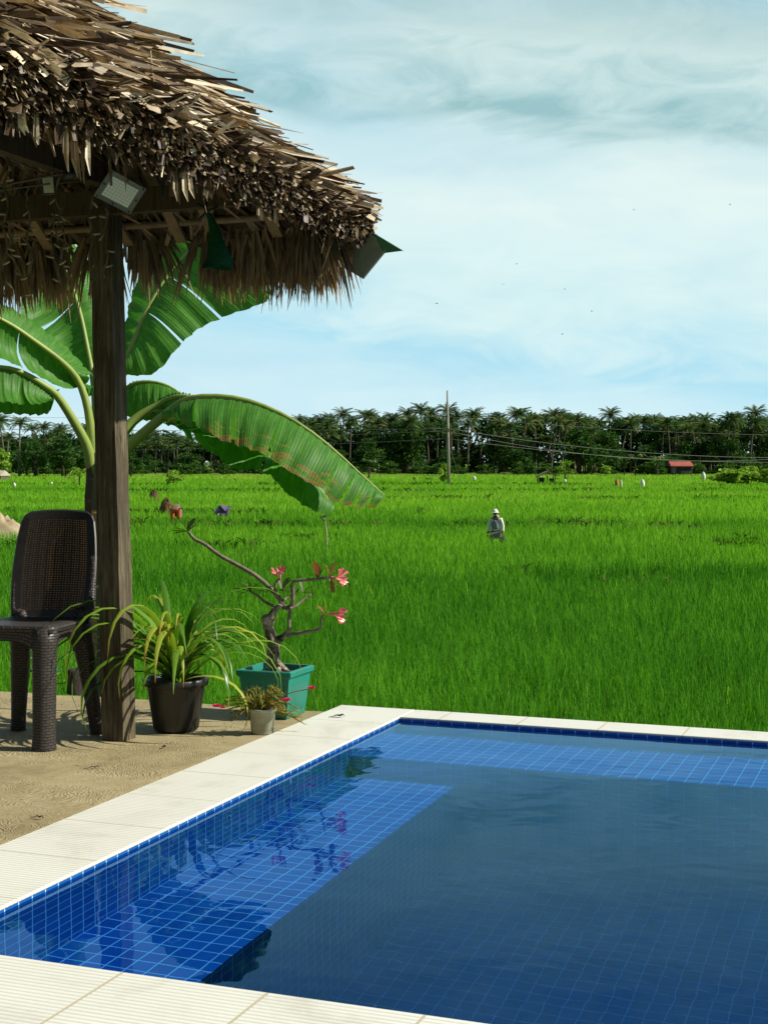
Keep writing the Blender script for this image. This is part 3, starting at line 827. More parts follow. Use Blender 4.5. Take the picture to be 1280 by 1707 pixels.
for i in range(len(prof) - 1):
    for k in range(14):
        k2 = (k + 1) % 14
        fs.append((i * 14 + k, i * 14 + k2, (i + 1) * 14 + k2, (i + 1) * 14 + k))
mb.add(vs, fs); n1_ = mb.build('mesh_bag', m, None, True)
mb = MB()
tube(mb, [P(330, 340, 5.12), P(338, 345, 5.1), P(346, 352, 5.12), P(356, 348, 5.12), P(362, 344, 5.15)], 0.004, 6)
tube(mb, [P(344, 330, 5.12), P(345, 352, 5.12), P(336, 362, 5.1), P(328, 368, 5.1)], 0.004, 6)
n2_ = mb.build('tie', M_BLACK, None, True)
put(net, n1_, n2_)
# ------------------------------------------------------------------ the rice
def rice_field():
    NB = 500000
    ymin, ymax = 6.5, 285.0
    r = rng.random(NB)
    Y = ymin * (ymax / ymin) ** r
    X = (rng.random(NB) * 2 - 1) * (0.315 * Y + 3.0)
    wide = rng.random(NB) < 0.2                       # thinner spread of plants well to both sides
    X = np.where(wide, np.sign(X) * ((0.315 * Y + 3.0) + rng.random(NB) * (0.35 * Y + 5)), X)
    u = X * SY + Y * CY; v = X * CY - Y * SY
    keep = (u > 6.15) | ((v < VO) & (u > 6.0))
    # smooth field of plots: each plot has its own tone and height
    def vn(a, b, s):
        a = a * s; b = b * s
        ia, ib = np.floor(a).astype(int), np.floor(b).astype(int); fa, fb = a - ia, b - ib
        fa = fa * fa * (3 - 2 * fa); fb = fb * fb * (3 - 2 * fb)
        h = lambda i, j: np.modf(np.sin(i * 127.1 + j * 311.7) * 43758.5453)[0] % 1.0
        return (h(ia, ib) * (1 - fa) + h(ia + 1, ib) * fa) * (1 - fb) + (h(ia, ib + 1) * (1 - fa) + h(ia + 1, ib + 1) * fa) * fb
    wig = (vn(X + 500, Y, 0.09) - 0.5) * 3 + (vn(X + 90, Y + 7, 0.4) - 0.5) * 0.8
    bunds = [(33.0, 1.0, 3.2, 60), (43.5, 0.9, -40, -3.5), (60.5, 1.5, -60, 60), (74, 1.7, -60, 2), (92, 2.2, -60, -3), (101, 1.8, 12, 60), (128, 3.4, -60, 60), (160, 3.6, -90, 90), (181, 3, -90, 20), (206, 4.5, -90, 90), (240, 5, -90, 90)]
    edge = np.zeros(NB)
    for (y0, w, xa, xb) in bunds:
        w = w * 2.4
        d = np.abs(Y + wig * (0.4 + y0 / 120) - y0)
        inx = (X > xa) & (X < xb)
        k = (d < w / 2) & inx & (vn(X * 1.0 + y0, Y * 0.2, 30 / y0) > 0.32)
        keep &= ~(k & (rng.random(NB) < 0.985))
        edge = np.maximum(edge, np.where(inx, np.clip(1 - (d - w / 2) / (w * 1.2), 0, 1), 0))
    for (cx, cy_, rad) in [(c.x, c.y, q) for c, q in ((G(828, 893, -1.3), 0.18), (G(510, 890, -1.3), 0.6), (G(1225, 897, -1.3), 1.2), (G(18, 879, -1.35), 1.6), (G(277, 842, -1.35), .9))]:
        keep &= ((X - cx) ** 2 + ((Y - cy_) * 0.6) ** 2) > rad ** 2 * 0.55
    # sparse, poorer patches near the pool
    sp = vn(X + 31, Y + 11, 0.55) * vn(X + 3, Y + 77, 1.3)
    keep &= ~((Y < 30) & (sp > 0.52) & (rng.random(NB) < 0.75))
    X, Y, edge, sp = X[keep], Y[keep], edge[keep], sp[keep]
    n = len(X)
    lod = np.clip(Y / 16.0, 1.0, None)
    hgt = 0.66 * (0.78 + 0.38 * rng.random(n)) * (0.86 + 0.25 * vn(X, Y, 0.35)) * (1 - 0.22 * np.clip((sp - .4) * 3, 0, 1) * (Y < 30))
    hgt *= np.where(Y > 120, 1.0 + 0.1 * rng.random(n), 1.0)
    wid = (0.006 + 0.006 * rng.random(n)) * lod ** 0.75
    az = rng.random(n) * 2 * np.pi
    lean = hgt * (0.10 + 0.38 * rng.random(n) ** 1.6)
    dx, dy = np.cos(az), np.sin(az)
    # blade faces mostly turned to the side so that they read as thin vertical strokes
    fa = rng.random(n) * np.pi
    sx, sy_ = np.cos(fa), np.sin(fa) * 0.6
    z0 = SOIL
    # stations along a blade: base, 45 %, 78 %, tip (drooping)
    droop = rng.random(n) ** 2
    st = [(0.0, 0.0, 1.0), (0.50, 0.20, 1.0), (0.86, 0.55, 0.72), (1.0, 1.0, 0.0)]
    V = np.zeros((n, 7, 3), np.float32)
    idx = 0
    for (tz, tl, tw) in st:
        cx = X + dx * lean * tl * (1 + droop * (tl > .8)); cy_ = Y + dy * lean * tl * (1 + droop * (tl > .8))
        cz = z0 + hgt * (tz - (0.16 * droop if tz == 1.0 else 0))
        if tw > 0:
            for sg in (-1, 1):
                V[:, idx, 0] = cx + sx * wid * tw * sg * .5; V[:, idx, 1] = cy_ + sy_ * wid * tw * sg * .5; V[:, idx, 2] = cz; idx += 1
        else:
            V[:, idx, 0] = cx; V[:, idx, 1] = cy_; V[:, idx, 2] = cz; idx += 1
    V = V.reshape(-1, 3)
    base = np.arange(n, dtype=np.int32)[:, None] * 7
    quads = (base[:, None, :] + np.array([[0, 1, 3, 2], [2, 3, 5, 4]], np.int32)[None]).reshape(-1, 4)
    tris = base + np.array([[4, 5, 6]], np.int32)
    m = bpy.data.meshes.new('rice_field')
    nq, ntri = len(quads), len(tris)
    m.vertices.add(len(V)); m.vertices.foreach_set('co', V.ravel())
    m.loops.add(nq * 4 + ntri * 3)
    m.loops.foreach_set('vertex_index', np.concatenate([quads.ravel(), tris.ravel()]))
    m.polygons.add(nq + ntri)
    ls = np.concatenate([np.arange(nq) * 4, nq * 4 + np.arange(ntri) * 3]).astype(np.int32)
    m.polygons.foreach_set('loop_start', ls)
    # tone: darker rice near the pool, paler plots farther off
    plot = np.interp(Y, [8, 20, 32, 36, 50, 60, 62, 90, 130, 160, 206, 208, 285], [.28, .38, .46, .51, .57, .62, .68, .74, .79, .84, .87, .93, .98])
    tint = plot + (vn(X + 5, Y + 3, 0.06) - 0.5) * 0.22 + (vn(X + 50, Y * 0.6 + 30, 0.35) - 0.5) * 0.18 + (vn(X + 20, Y + 60, 1.7) - 0.5) * 0.14 + (rng.random(n) - 0.5) * 0.22 - 0.20 * edge  # last term darkens blades beside the bunds, shade put into the tint
    dry = rng.random(n) < 0.004
    tint = np.where(dry, 0.95, tint)
    T = np.repeat(tint.astype(np.float32), 7)
    a = m.attributes.new('tint', 'FLOAT', 'POINT'); a.data.foreach_set('value', T)
    m.update(calc_edges=True); m.validate()
    mat = leafmat('rice_blades', [(0.0, (0.028, 0.12, 0.012)), (0.3, (0.065, 0.24, 0.020)), (0.6, (0.18, 0.44, 0.032)), (0.85, (0.26, 0.54, 0.045)), (1.0, (0.38, 0.56, 0.09))], 0.45, 0.0, 0.45, None, (1.0, 1.1, 0.4))
    m.materials.append(mat)
    o = bpy.data.objects.new('rice_field', m); COL.objects.link(o)
    tag(o, 'bright green rice plants filling the flooded paddies', 'rice', kind='stuff')
rice_field()

# weeds on the bunds and in the gaps, plus dark runs imitating shade
def weeds():
    mb = MB(); r2 = random.Random(5)
    spots = []
    for k in range(260):
        y0 = r2.choice([33, 60.5, 60.5, 60.5, 101, 128, 160, 206])
        x0 = r2.uniform(-.32, .32) * y0
        if y0 == 33 and x0 < 3: continue
        spots.append((x0, y0 + r2.uniform(-.5, .5), r2.uniform(.12, .32) * (1 + y0 / 200), r2.choice([.1, .2, .75, .9])))
    c = G(510, 890, -1.45); 
    for k in range(26): spots.append((c.x + r2.gauss(0, .4), c.y + r2.gauss(0, .5), r2.uniform(.25, .45), r2.choice([.02, .08, .15])))
    c = G(1225, 897, -1.45)
    for k in range(50): spots.append((c.x + r2.gauss(0, 1.0), c.y + r2.gauss(0, .8), r2.uniform(.2, .42), r2.choice([.02, .08, .2])))
    for (y0, xa, xb) in ((34.5, 2.6, 12), (60.5, -16, 18), (74.5, -20, 2), (101, -2, 26), (128, -34, 36), (160, -44, 46), (44, -12, -3.2)):  # dense dark-tinted strips stand in for the shaded edges of the plots
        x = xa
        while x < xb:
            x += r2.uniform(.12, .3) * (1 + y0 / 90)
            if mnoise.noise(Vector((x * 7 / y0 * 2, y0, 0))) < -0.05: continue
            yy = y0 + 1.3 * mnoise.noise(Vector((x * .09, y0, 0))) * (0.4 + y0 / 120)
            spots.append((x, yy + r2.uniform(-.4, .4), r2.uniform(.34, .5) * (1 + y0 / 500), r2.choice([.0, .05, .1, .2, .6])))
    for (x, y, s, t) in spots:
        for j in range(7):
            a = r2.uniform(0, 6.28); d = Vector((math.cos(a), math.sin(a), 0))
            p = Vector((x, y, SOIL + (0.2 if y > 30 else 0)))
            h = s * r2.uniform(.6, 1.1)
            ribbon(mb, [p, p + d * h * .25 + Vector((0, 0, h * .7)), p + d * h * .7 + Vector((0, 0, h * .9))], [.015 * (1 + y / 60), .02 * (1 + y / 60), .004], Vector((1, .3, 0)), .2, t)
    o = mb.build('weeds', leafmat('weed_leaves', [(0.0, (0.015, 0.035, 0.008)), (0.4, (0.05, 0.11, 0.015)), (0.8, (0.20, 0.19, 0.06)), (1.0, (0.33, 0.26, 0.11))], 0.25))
    tag(o, 'straggly weeds and dry stems on the low banks, with dark runs standing in for shade between plots', 'weeds', kind='stuff')
weeds()
# earth banks between the plots
def bank(y0, xa, xb, w, h):
    mb = MB(); n_ = 90
    for i in range(n_ + 1):
        x = xa + (xb - xa) * i / n_
        c = y0 + 1.3 * mnoise.noise(Vector((x * .09, y0, 0))) * (0.4 + y0 / 120)
        hh = h * (0.8 + 0.5 * mnoise.noise(Vector((x * .3, y0 * 2, 3))))
        for (dy, dz) in ((-w, 0), (-w * .4, hh), (w * .4, hh), (w, 0)):
            mb.v.append((x, c + dy, SOIL - .02 + dz)); mb.t.append(.5)
    for i in range(n_):
        for k in range(3):
            a = i * 4 + k; mb.f.append((a, a + 4, a + 5, a + 1))
    o = mb.build('bank', M_BANK)
    return o
M_BANK = plain('dry_earth', (0.10, 0.085, 0.045), 0.95, (0.05, 0.07, 0.02), 1.2, 0.6, spec=0.1)
for b_ in ((60.5, 3, 26, .5, .36), (33.0, 3.4, 16, .3, .2), (128, -45, 45, 1, .42), (160, -60, 60, 1.2, .45)):
    tag(bank(*b_), 'low earth bank dividing the rice plots', 'bank', kind='structure')
mb = MB()
mb.add([(-160, 262, SOIL + .35), (160, 262, SOIL + .35), (160, 330, SOIL + .9), (-160, 330, SOIL + .9), (-160, 258, SOIL - .1), (160, 258, SOIL - .1)], [(0, 1, 2, 3), (4, 5, 1, 0)])
tag(mb.build('meadow', plain('dry_meadow', (0.20, 0.25, 0.05), 0.95, (0.10, 0.19, 0.03), 0.25, spec=0.1, stretch=(.4, 2, 1))), 'pale strip of dry grass before the palm wood', 'meadow', kind='structure')
# ------------------------------------------------------------------ chair
def weave_mat():
    m, nt, out = newmat('dark_rattan_plastic')
    uv = nt.nodes.new('ShaderNodeUVMap'); uv.uv_map = 'UVMap'
    br = nt.nodes.new('ShaderNodeTexBrick'); nt.links.new(uv.outputs[0], br.inputs['Vector'])
    br.inputs['Scale'].default_value = 1.0; br.inputs['Brick Width'].default_value = 0.026; br.inputs['Row Height'].default_value = 0.0105
    br.inputs['Mortar Size'].default_value = 0.0016; br.inputs['Mortar Smooth'].default_value = 0.9
    br.inputs['Color1'].default_value = (0.032, 0.026, 0.022, 1); br.inputs['Color2'].default_value = (0.046, 0.038, 0.031, 1); br.inputs['Mortar'].default_value = (0.008, 0.006, 0.005, 1)
    b = nt.nodes.new('ShaderNodeBsdfPrincipled'); b.inputs['Roughness'].default_value = 0.48
    nt.links.new(br.outputs['Color'], b.inputs['Base Color'])
    nt.links.new(bumpn(nt, mth(nt, 'SUBTRACT', 1.0, br.outputs['Fac']), 1.0, 0.004), b.inputs['Normal'])
    nt.links.new(b.outputs[0], out.inputs[0])
    return m
M_WEAVE = weave_mat()
M_CHAIR = plain('dark_chair_plastic', (0.018, 0.014, 0.012), 0.5, (0.012, 0.01, 0.009), 30)
m, nt, out = newmat('amber_plastic_sheet')
d = nt.nodes.new('ShaderNodeBsdfTranslucent'); d.inputs[0].default_value = (0.85, 0.34, 0.07, 1)
d2 = nt.nodes.new('ShaderNodeBsdfDiffuse'); d2.inputs[0].default_value = (0.62, 0.25, 0.06, 1)
mx = nt.nodes.new('ShaderNodeMixShader'); mx.inputs[0].default_value = 0.6
nt.links.new(d2.outputs[0], mx.inputs[1]); nt.links.new(d.outputs[0], mx.inputs[2]); nt.links.new(mx.outputs[0], out.inputs[0])
M_AMBER = m

A = G(74, 1250, -.012); Bq = G(163, 1222, -.012); Cq = G(31, 1217, -.012)
chair = thing('plastic_chair', 'dark brown woven plastic chair standing on the patio beside the post', 'chair', tuple((A + Cq) / 2 * 1.0))
Dq = A + (Cq - Bq) * 1.05
sw = (Cq - Bq); sw.z = 0; sw.normalize()          # across the chair (towards its other side)
sf = (A - Bq) - sw * (A - Bq).dot(sw); sf.z = 0; sf.normalize()   # towards the front
SH = 0.455
cp_ = []
def leg_mesh(base, top, r0, r1, flat=(1, 1)):
    mb = MB(); pts = []; rad = []
    for i in range(9):
        t = i / 8
        p = base.lerp(top, t) + Vector((0, 0, 0))
        pts.append(p); rad.append(r0 + (r1 - r0) * t ** 1.3)
    pts = [pts[0], pts[0] + (pts[1] - pts[0]) * .12] + pts[1:]; rad = [r0 * 1.10, r0 * 1.08] + rad[1:]
    tube(mb, pts, rad, 20, 0.5, True, True)
    return mb
def up(p, h, off=Vector((0, 0, 0))): return Vector((p.x, p.y, h)) + off
cA = up(A, SH - 0.02, -sf * 0.015 + sw * -0.0)
cD = up(Dq, SH - 0.02, -sf * 0.015)
cB = up(Bq, SH - 0.03, sf * 0.055 + sw * 0.045)
cC = up(Cq, SH - 0.03, sf * 0.055 - sw * 0.045)
for base, top, r0, r1 in ((A, cA, .042, .046), (Dq, cD, .042, .046), (Bq, cB, .026, .044), (Cq, cC, .028, .046)):
    cp_.append(leg_mesh(base, top, r0, r1).build('leg', M_WEAVE, None, True))
# seat: a rounded slab with a slight dish
mb = MB()
n_ = 10; vs = []; fs = []; us = []
corners = [cB - sw * 0.03 - sf * .02, cA - sw * 0.042 + sf * 0.035, cD + sw * 0.042 + sf * 0.035, cC + sw * 0.03 - sf * .02]
for lay, zz in enumerate((SH, SH - 0.022)):
    for i in range(n_ + 1):
        for j in range(n_ + 1):
            a, b = i / n_, j / n_
            p = corners[0].lerp(corners[1], a).lerp(corners[3].lerp(corners[2], a), b)
            dip = 0.016 * math.sin(math.pi * a) ** .7 * math.sin(math.pi * b) ** .7
            edge = 0.012 * (1 - min(1, min(a, 1 - a, b, 1 - b) * 6)) ** 2
            vs.append((p.x, p.y, zz - dip - edge))
M1 = (n_ + 1) ** 2
for i in range(n_):
    for j in range(n_):
        q = i * (n_ + 1) + j
        fs.append((q, q + n_ + 1, q + n_ + 2, q + 1)); us.append([(i * .035, j * .035), (i * .035 + .035, j * .035), (i * .035 + .035, j * .035 + .035), (i * .035, j * .035 + .035)])
        fs.append((M1 + q, M1 + q + 1, M1 + q + n_ + 2, M1 + q + n_ + 1)); us.append([(0, 0)] * 4)
ringi = [j for j in range(n_ + 1)] + [i * (n_ + 1) + n_ for i in range(1, n_ + 1)] + [n_ * (n_ + 1) + j for j in range(n_ - 1, -1, -1)] + [i * (n_ + 1) for i in range(n_ - 1, 0, -1)]
for k in range(len(ringi)):
    a, b = ringi[k], ringi[(k + 1) % len(ringi)]
    fs.append((a, b, M1 + b, M1 + a)); us.append([(k * .035, 0), (k * .035 + .035, 0), (k * .035 + .035, .022), (k * .035, .022)])
mb.add(vs, fs, .5, us); cp_.append(mb.build('seat', M_WEAVE, None, True))
# aprons: arched panels between the legs
def apron(p, q, h0, h1, thick=0.03):
    mb = MB(); n = 16; vs = []; fs = []; us = []
    d = (q - p); L = d.length; dn = d.normalized(); nrm = dn.cross(Vector((0, 0, 1))).normalized()
    for i in range(n + 1):
        t = i / n
        c = p + d * t
        arch = h0 + (h1 - h0) * (abs(2 * t - 1) ** 4)
        for s_ in (-1, 1):
            for z in (SH - 0.012, SH - 0.012 - arch):
                vs.append((c.x + nrm.x * thick * s_, c.y + nrm.y * thick * s_, z))
    for i in range(n):
        b = i * 4
        for (k, l) in ((0, 1), (3, 2), (1, 3), (2, 0)):
            fs.append((b + k, b + 4 + k, b + 4 + l, b + l)); x0, x1 = i * L / n, (i + 1) * L / n
            us.append([(x0, 0), (x1, 0), (x1, h0), (x0, h0)])
    mb.add(vs, fs, .5, us)
    return mb.build('apron', M_WEAVE)
for p, q in ((cB, cA), (cA, cD), (cD, cC)):
    cp_.append(apron(p, q, 0.055, 0.13))
# backrest: gently curved lattice between side stiles
bl = P(20, 1036, cC.y + .02); brr = P(150, 1034, cB.y + .0)
def back_pt(a, t, off=0.0):
    """a 0..1 from the post side to the far side, t 0..1 upward"""
    lo = P(147, 1037, Bq.y - .075).lerp(P(20, 1037, Cq.y - .075), a)
    hi = P(157, 857, Bq.y + .07).lerp(P(38, 857, Cq.y + .07), a)
    p = lo.lerp(hi, t)
    w = 1 + 0.10 * math.sin(math.pi * min(1, t * 1.05)) - 0.05 * max(0, t - .8) * 5 * .4
    mid = lo.lerp(hi, t) if False else (P(147, 1037, Bq.y - .075).lerp(P(20, 1037, Cq.y - .075), .5)).lerp(P(157, 857, Bq.y + .07).lerp(P(38, 857, Cq.y + .07), .5), t)
    p = mid + (p - mid) * w
    bow = 0.03 * (1 - (2 * a - 1) ** 2)
    crown = 0.012 * (1 - (2 * a - 1) ** 2) * t
    return p + Vector((0, bow + off, crown))
NCOL, NROW = 23, 40
mb = MB()
def cellbox(mb, a0, a1, t0, t1, th=0.009, sag=0):
    p = [back_pt(a0, t0), back_pt(a1, t0), back_pt(a1, t1), back_pt(a0, t1)]
    q = [x + Vector((0, th, 0)) for x in p]
    mb.add(p + q, [(0, 1, 2, 3), (7, 6, 5, 4), (0, 4, 5, 1), (1, 5, 6, 2), (2, 6, 7, 3), (3, 7, 4, 0)])
a_lo, a_hi, t_lo, t_hi = 0.10, 0.90, 0.10, 0.93
for c in range(NCOL + 1):                       # vertical canes
    a = a_lo + (a_hi - a_lo) * c / NCOL
    wv = 0.012 if c % 3 else 0.020
    for s in range(8):
        cellbox(mb, a - wv / 2, a + wv / 2, t_lo + (t_hi - t_lo) * s / 8, t_lo + (t_hi - t_lo) * (s + 1) / 8, 0.010)
for r_ in range(NROW + 1):                      # horizontal canes
    t = t_lo + (t_hi - t_lo) * r_ / NROW
    for s in range(6):
        cellbox(mb, a_lo + (a_hi - a_lo) * s / 6, a_lo + (a_hi - a_lo) * (s + 1) / 6, t - .0078, t + .0078, 0.0085)
cp_.append(mb.build('backrest', M_CHAIR))
mb = MB()                                        # amber lining behind the lattice
for c in range(8):
    for s in range(6):
        a0, a1 = a_lo + (a_hi - a_lo) * c / 8, a_lo + (a_hi - a_lo) * (c + 1) / 8
        t0, t1 = t_lo + (t_hi - t_lo) * s / 6, t_lo + (t_hi - t_lo) * (s + 1) / 6
        mb.add([back_pt(a0, t0, .022), back_pt(a1, t0, .022), back_pt(a1, t1, .022), back_pt(a0, t1, .022)], [(0, 1, 2, 3)])
cp_.append(mb.build('back_lining', M_AMBER))
# frame round the lattice
mb = MB(); loop = []
def rim(a0, a1, t0, t1):
    nA, nT = 10, 12
    return
outl = [(0.0, t) for t in np.linspace(0.0, 0.93, 14)] + [(0.03, .975), (0.09, 1.0)] + [(a, 1.0) for a in np.linspace(.18, .82, 9)] + [(0.91, 1.0), (0.97, .975)] + [(1.0, t) for t in np.linspace(0.93, 0.0, 14)] + [(a, -.02) for a in np.linspace(.9, .1, 9)]
inn = []
for (a, t) in outl:
    inn.append((min(max(a, a_lo), a_hi), min(max(t, t_lo), t_hi)))
n_ = len(outl); vs = []
for (o_, i_) in zip(outl, inn):
    po, pi_ = back_pt(*o_), back_pt(*i_)
    vs += [po + Vector((0, .004, 0)), pi_, pi_ + Vector((0, .012, 0)), po + Vector((0, .022, 0)), po + Vector((0, .012, 0)) + (po - pi_).normalized() * .006]
fs = []
for k in range(n_):
    a, b = k * 5, ((k + 1) % n_) * 5
    for x, y in ((0, 1), (1, 2), (2, 3), (3, 4), (4, 0)):
        fs.append((a + x, a + y, b + y, b + x))
mb.add(vs, fs); cp_.append(mb.build('back_frame', M_CHAIR, None, False))
# side stiles from the seat corners up into the backrest
for (pt_a, c0, kr) in ((0.02, cB, 1.0), (0.98, cC, .6)):
    mb = MB()
    pts = [c0 + Vector((0, 0, -.03)), up(c0, SH + .0), back_pt(pt_a, .10, .012), back_pt(pt_a, .3, .012), back_pt(pt_a, .6, .012)]
    tube(mb, [Vector(p) for p in spline(pts, 12)], [r_ * kr for r_ in (.044, .042, .038, .033, .028, .024, .02, .018, .016, .014, .013, .012)], 12, .5, True, True)
    cp_.append(mb.build('back_stile', M_WEAVE, None, True))
put(chair, *cp_)

# ------------------------------------------------------------------ pots and plants
M_SOILP = plain('potting_soil', (0.05, 0.035, 0.02), 0.95, (0.025, 0.018, 0.01), 60, 0.8)
def pot(root, c, prof, mat, soil_r, soil_z, n=36, flute=0.0, name='pot'):
    mb = MB(); lathe(mb, c, prof, n, .5, flute); o = mb.build(name, mat, None, True)
    mb = MB(); vs = [Vector(c) + Vector((0, 0, soil_z + .006))]
    for k in range(24):
        t = k / 24 * 6.2832
        vs.append(Vector(c) + Vector((soil_r * math.cos(t), soil_r * math.sin(t), soil_z + .004 * math.sin(5 * t))))
    mb.add(vs, [(0, 1 + k, 1 + (k + 1) % 24) for k in range(24)]); s_ = mb.build('soil', M_SOILP)
    put(root, o, s_)
def arch_leaf(mb, p, az, L, w, h, rr_, tint, droop=1.0, n=9, tipt=0.0):
    d = Vector((math.cos(az), math.sin(az), 0)); pts = []; ws = []; ts = []
    ang = h; q = Vector(p); seg = L / (n - 1)
    for i in range(n):
        t = i / (n - 1)
        pts.append(q.copy()); ws.append(w * (0.55 + 1.2 * t if t < .35 else max(0.03, (1 - ((t - .35) / .65) ** 1.7))))
        ts += [min(1, tint + tipt * max(0, t - .75) * 4)] * 3
        q = q + (d * math.cos(ang) + Vector((0, 0, math.sin(ang)))) * seg
        ang -= droop * (0.10 + 0.42 * t) * 1.0
        d = (d + Vector((rr_.uniform(-.05, .05), rr_.uniform(-.05, .05), 0))).normalized()
    ribbon(mb, pts, ws, Vector((-math.sin(az), math.cos(az), 0)), -0.35, ts)

c = G(294, 1216, -.012)
sp_plant = thing('strap_leaf_plant', 'bushy strap leaved plant drooping over a black plastic pot by the post', 'plant', tuple(c))
M_BPOT = plain('black_pot_plastic', (0.012, 0.012, 0.012), 0.38, (0.02, 0.02, 0.019), 25)
pot(sp_plant, c, [(0, .0), (.080, 0), (.086, .008), (.110, .175), (.113, .178), (.124, .18), (.127, .205), (.122, .207), (.114, .204), (.108, .165), (0, .16)], M_BPOT, .110, .178, 44, .035)
M_STRAP = leafmat('strap_leaves', [(0.0, (0.02, 0.075, 0.008)), (0.4, (0.065, 0.18, 0.015)), (0.75, (0.20, 0.34, 0.03)), (0.92, (0.42, 0.44, 0.06)), (1.0, (0.5, 0.26, 0.03))], 0.38, 0.05, 0.35)
r5 = random.Random(21)
root_p = c + Vector((0, 0, .185)); strap = []
for k in range(70):
    mb = MB()
    az = k * 2.39996 + r5.uniform(-.3, .3)
    L = r5.uniform(0.36, 0.68); h = r5.uniform(0.75, 1.45)
    arch_leaf(mb, root_p + Vector((r5.uniform(-.03, .03), r5.uniform(-.03, .03), 0)), az, L, r5.uniform(.022, .036), h, r5, r5.choice([.3, .45, .55, .65, .75, .82, .88]), r5.uniform(.75, 1.2), 10, r5.choice([0, 0, .2, .35]))
    strap.append(mb.build('leaf', M_STRAP, None, True))
for (az, L, h, w, t) in ((4.75, .66, 1.15, .036, .82), (4.55, .62, 1.25, .034, .85), (5.0, .5, 1.1, .024, .8), (4.3, .6, 1.0, .026, .75), (1.2, .42, 1.35, .022, .8), (.35, .62, .95, .02, .6), (.1, .6, .75, .02, .55), (3.3, .74, .8, .026, .3), (3.0, .66, .95, .026, .5), (3.6, .8, .95, .03, .62), (3.9, .78, 1.1, .03, .7), (3.45, .7, 1.2, .028, .45), (2.8, .7, .7, .024, .3), (4.1, .72, .75, .03, .55), (3.75, .6, .5, .028, .35), (4.0, .85, 1.2, .034, .75), (3.7, .86, 1.25, .03, .6), (4.3, .8, 1.3, .034, .8), (3.4, .85, 1.05, .03, .45), (.8, .4, 1.45, .022, .78), (-.35, .5, .4, .026, .9)):
    mb = MB(); arch_leaf(mb, root_p, az, L, w, h, r5, t, 1.0, 12, .2); strap.append(mb.build('leaf', M_STRAP, None, True))
put(sp_plant, *strap)

# desert rose in the green planter
def m_planter():
    return plain('turquoise_plastic', (0.012, 0.17, 0.12), 0.42, (0.016, 0.21, 0.15), 9)
M_PLANT = m_planter()
fc = G(478, 1200, -.012)                    # nearest bottom corner
uu, vv = W(1, 0, 0), W(0, 1, 0)
dr = thing('desert_rose', 'gnarled desert rose with pink blooms in a square turquoise planter', 'plant', tuple(fc + uu * .1 - vv * .1))
s0, s1, hp = .185, .232, .200
cen = fc + uu * s0 / 2 - vv * s0 / 2
mb = MB()
def sqring(s, z, n=11, flute=0.0, inset=0):
    pts = []
    h = s / 2
    cs = [(-h, h), (h, h), (h, -h), (-h, -h)]
    for k in range(4):
        a, b = cs[k], cs[(k + 1) % 4]
        for i in range(n * 2):
            t = i / (n * 2)
            x = a[0] + (b[0] - a[0]) * t; y = a[1] + (b[1] - a[1]) * t
            f_ = flute if (i // 1) % 2 and 1 < i < n * 2 - 1 else 0
            nx, ny = [(0, 1), (1, 0), (0, -1), (-1, 0)][k]
            pts.append(cen + uu * (x - nx * f_) + vv * (y - ny * f_) + Vector((0, 0, z)))
    return pts
rings = [sqring(s0 * .96, 0), sqring(s0, .006), sqring(s0 * 1.01, .018), sqring(s0 * 1.015, .022, 11, .005), sqring(s0 + (s1 - s0) * .62, .135, 11, .005), sqring(s0 + (s1 - s0) * .66, .142), sqring(s1 * .955, .168), sqring(s1 * .985, .170), sqring(s1 + .012, .178), sqring(s1 + .014, .196), sqring(s1 + .006, .2), sqring(s1 - .018, .2), sqring(s1 - .03, .165)]
m_ = len(rings[0]); vs = [p for r_ in rings for p in r_]
fs = [(i * m_ + k, i * m_ + (k + 1) % m_, (i + 1) * m_ + (k + 1) % m_, (i + 1) * m_ + k) for i in range(len(rings) - 1) for k in range(m_)]
fs.append(tuple(range(m_)))
mb.add(vs, fs); pl = mb.build('planter', M_PLANT)
mb = MB(); n_ = 9; h = (s1 - .028) / 2; vs = []
for i in range(n_):
    for j in range(n_):
        vs.append(cen + uu * h * (2 * i / (n_ - 1) - 1) + vv * h * (2 * j / (n_ - 1) - 1) + Vector((0, 0, .172 + .014 * mnoise.noise(Vector((i * .7, j * .7, 2))))))
mb.add(vs, [(i * n_ + j, i * n_ + j + 1, (i + 1) * n_ + j + 1, (i + 1) * n_ + j) for i in range(n_ - 1) for j in range(n_ - 1)])
sl_ = mb.build('soil', M_SOILP)
def bark():
    m, nt, out = newmat('mottled_bark')
    co = objco(nt); a = noise(nt, 28, 5, 0.65, co, .5); b_ = noise(nt, 90, 4, .6, co)
    rp = ramp(nt, [(.36, (0.02, 0.015, 0.01)), (.46, (0.11, 0.085, 0.055)), (.56, (0.26, 0.22, 0.15)), (.68, (0.50, 0.46, 0.36))]); nt.links.new(a.outputs['Fac'], rp.inputs['Fac'])
    b = nt.nodes.new('ShaderNodeBsdfPrincipled'); b.inputs['Roughness'].default_value = .8
    nt.links.new(rp.outputs[0], b.inputs['Base Color']); nt.links.new(bumpn(nt, b_.outputs['Fac'], .5, .004), b.inputs['Normal']); nt.links.new(b.outputs[0], out.inputs[0])
    return m
M_BARK = bark()
M_BARK2 = plain('grey_green_bark', (0.24, 0.20, 0.13), 0.75, (0.10, 0.085, 0.055), 40, .3)
YD = cen.y
def brpath(pts, n=14, dy=0.0):
    return [Vector(p) for p in spline([P(x, y, YD + d_ + dy) for (x, y, d_) in pts], n)]
dp = [pl, sl_]
mb = MB()
tube(mb, brpath([(458, 1116, 0), (455, 1098, 0), (456, 1075, .0), (450, 1055, 0), (445, 1035, 0), (443, 1024, 0)], 12), [.036, .034, .031, .029, .027, .025, .023, .021, .021, .022, .021, .012], 14)
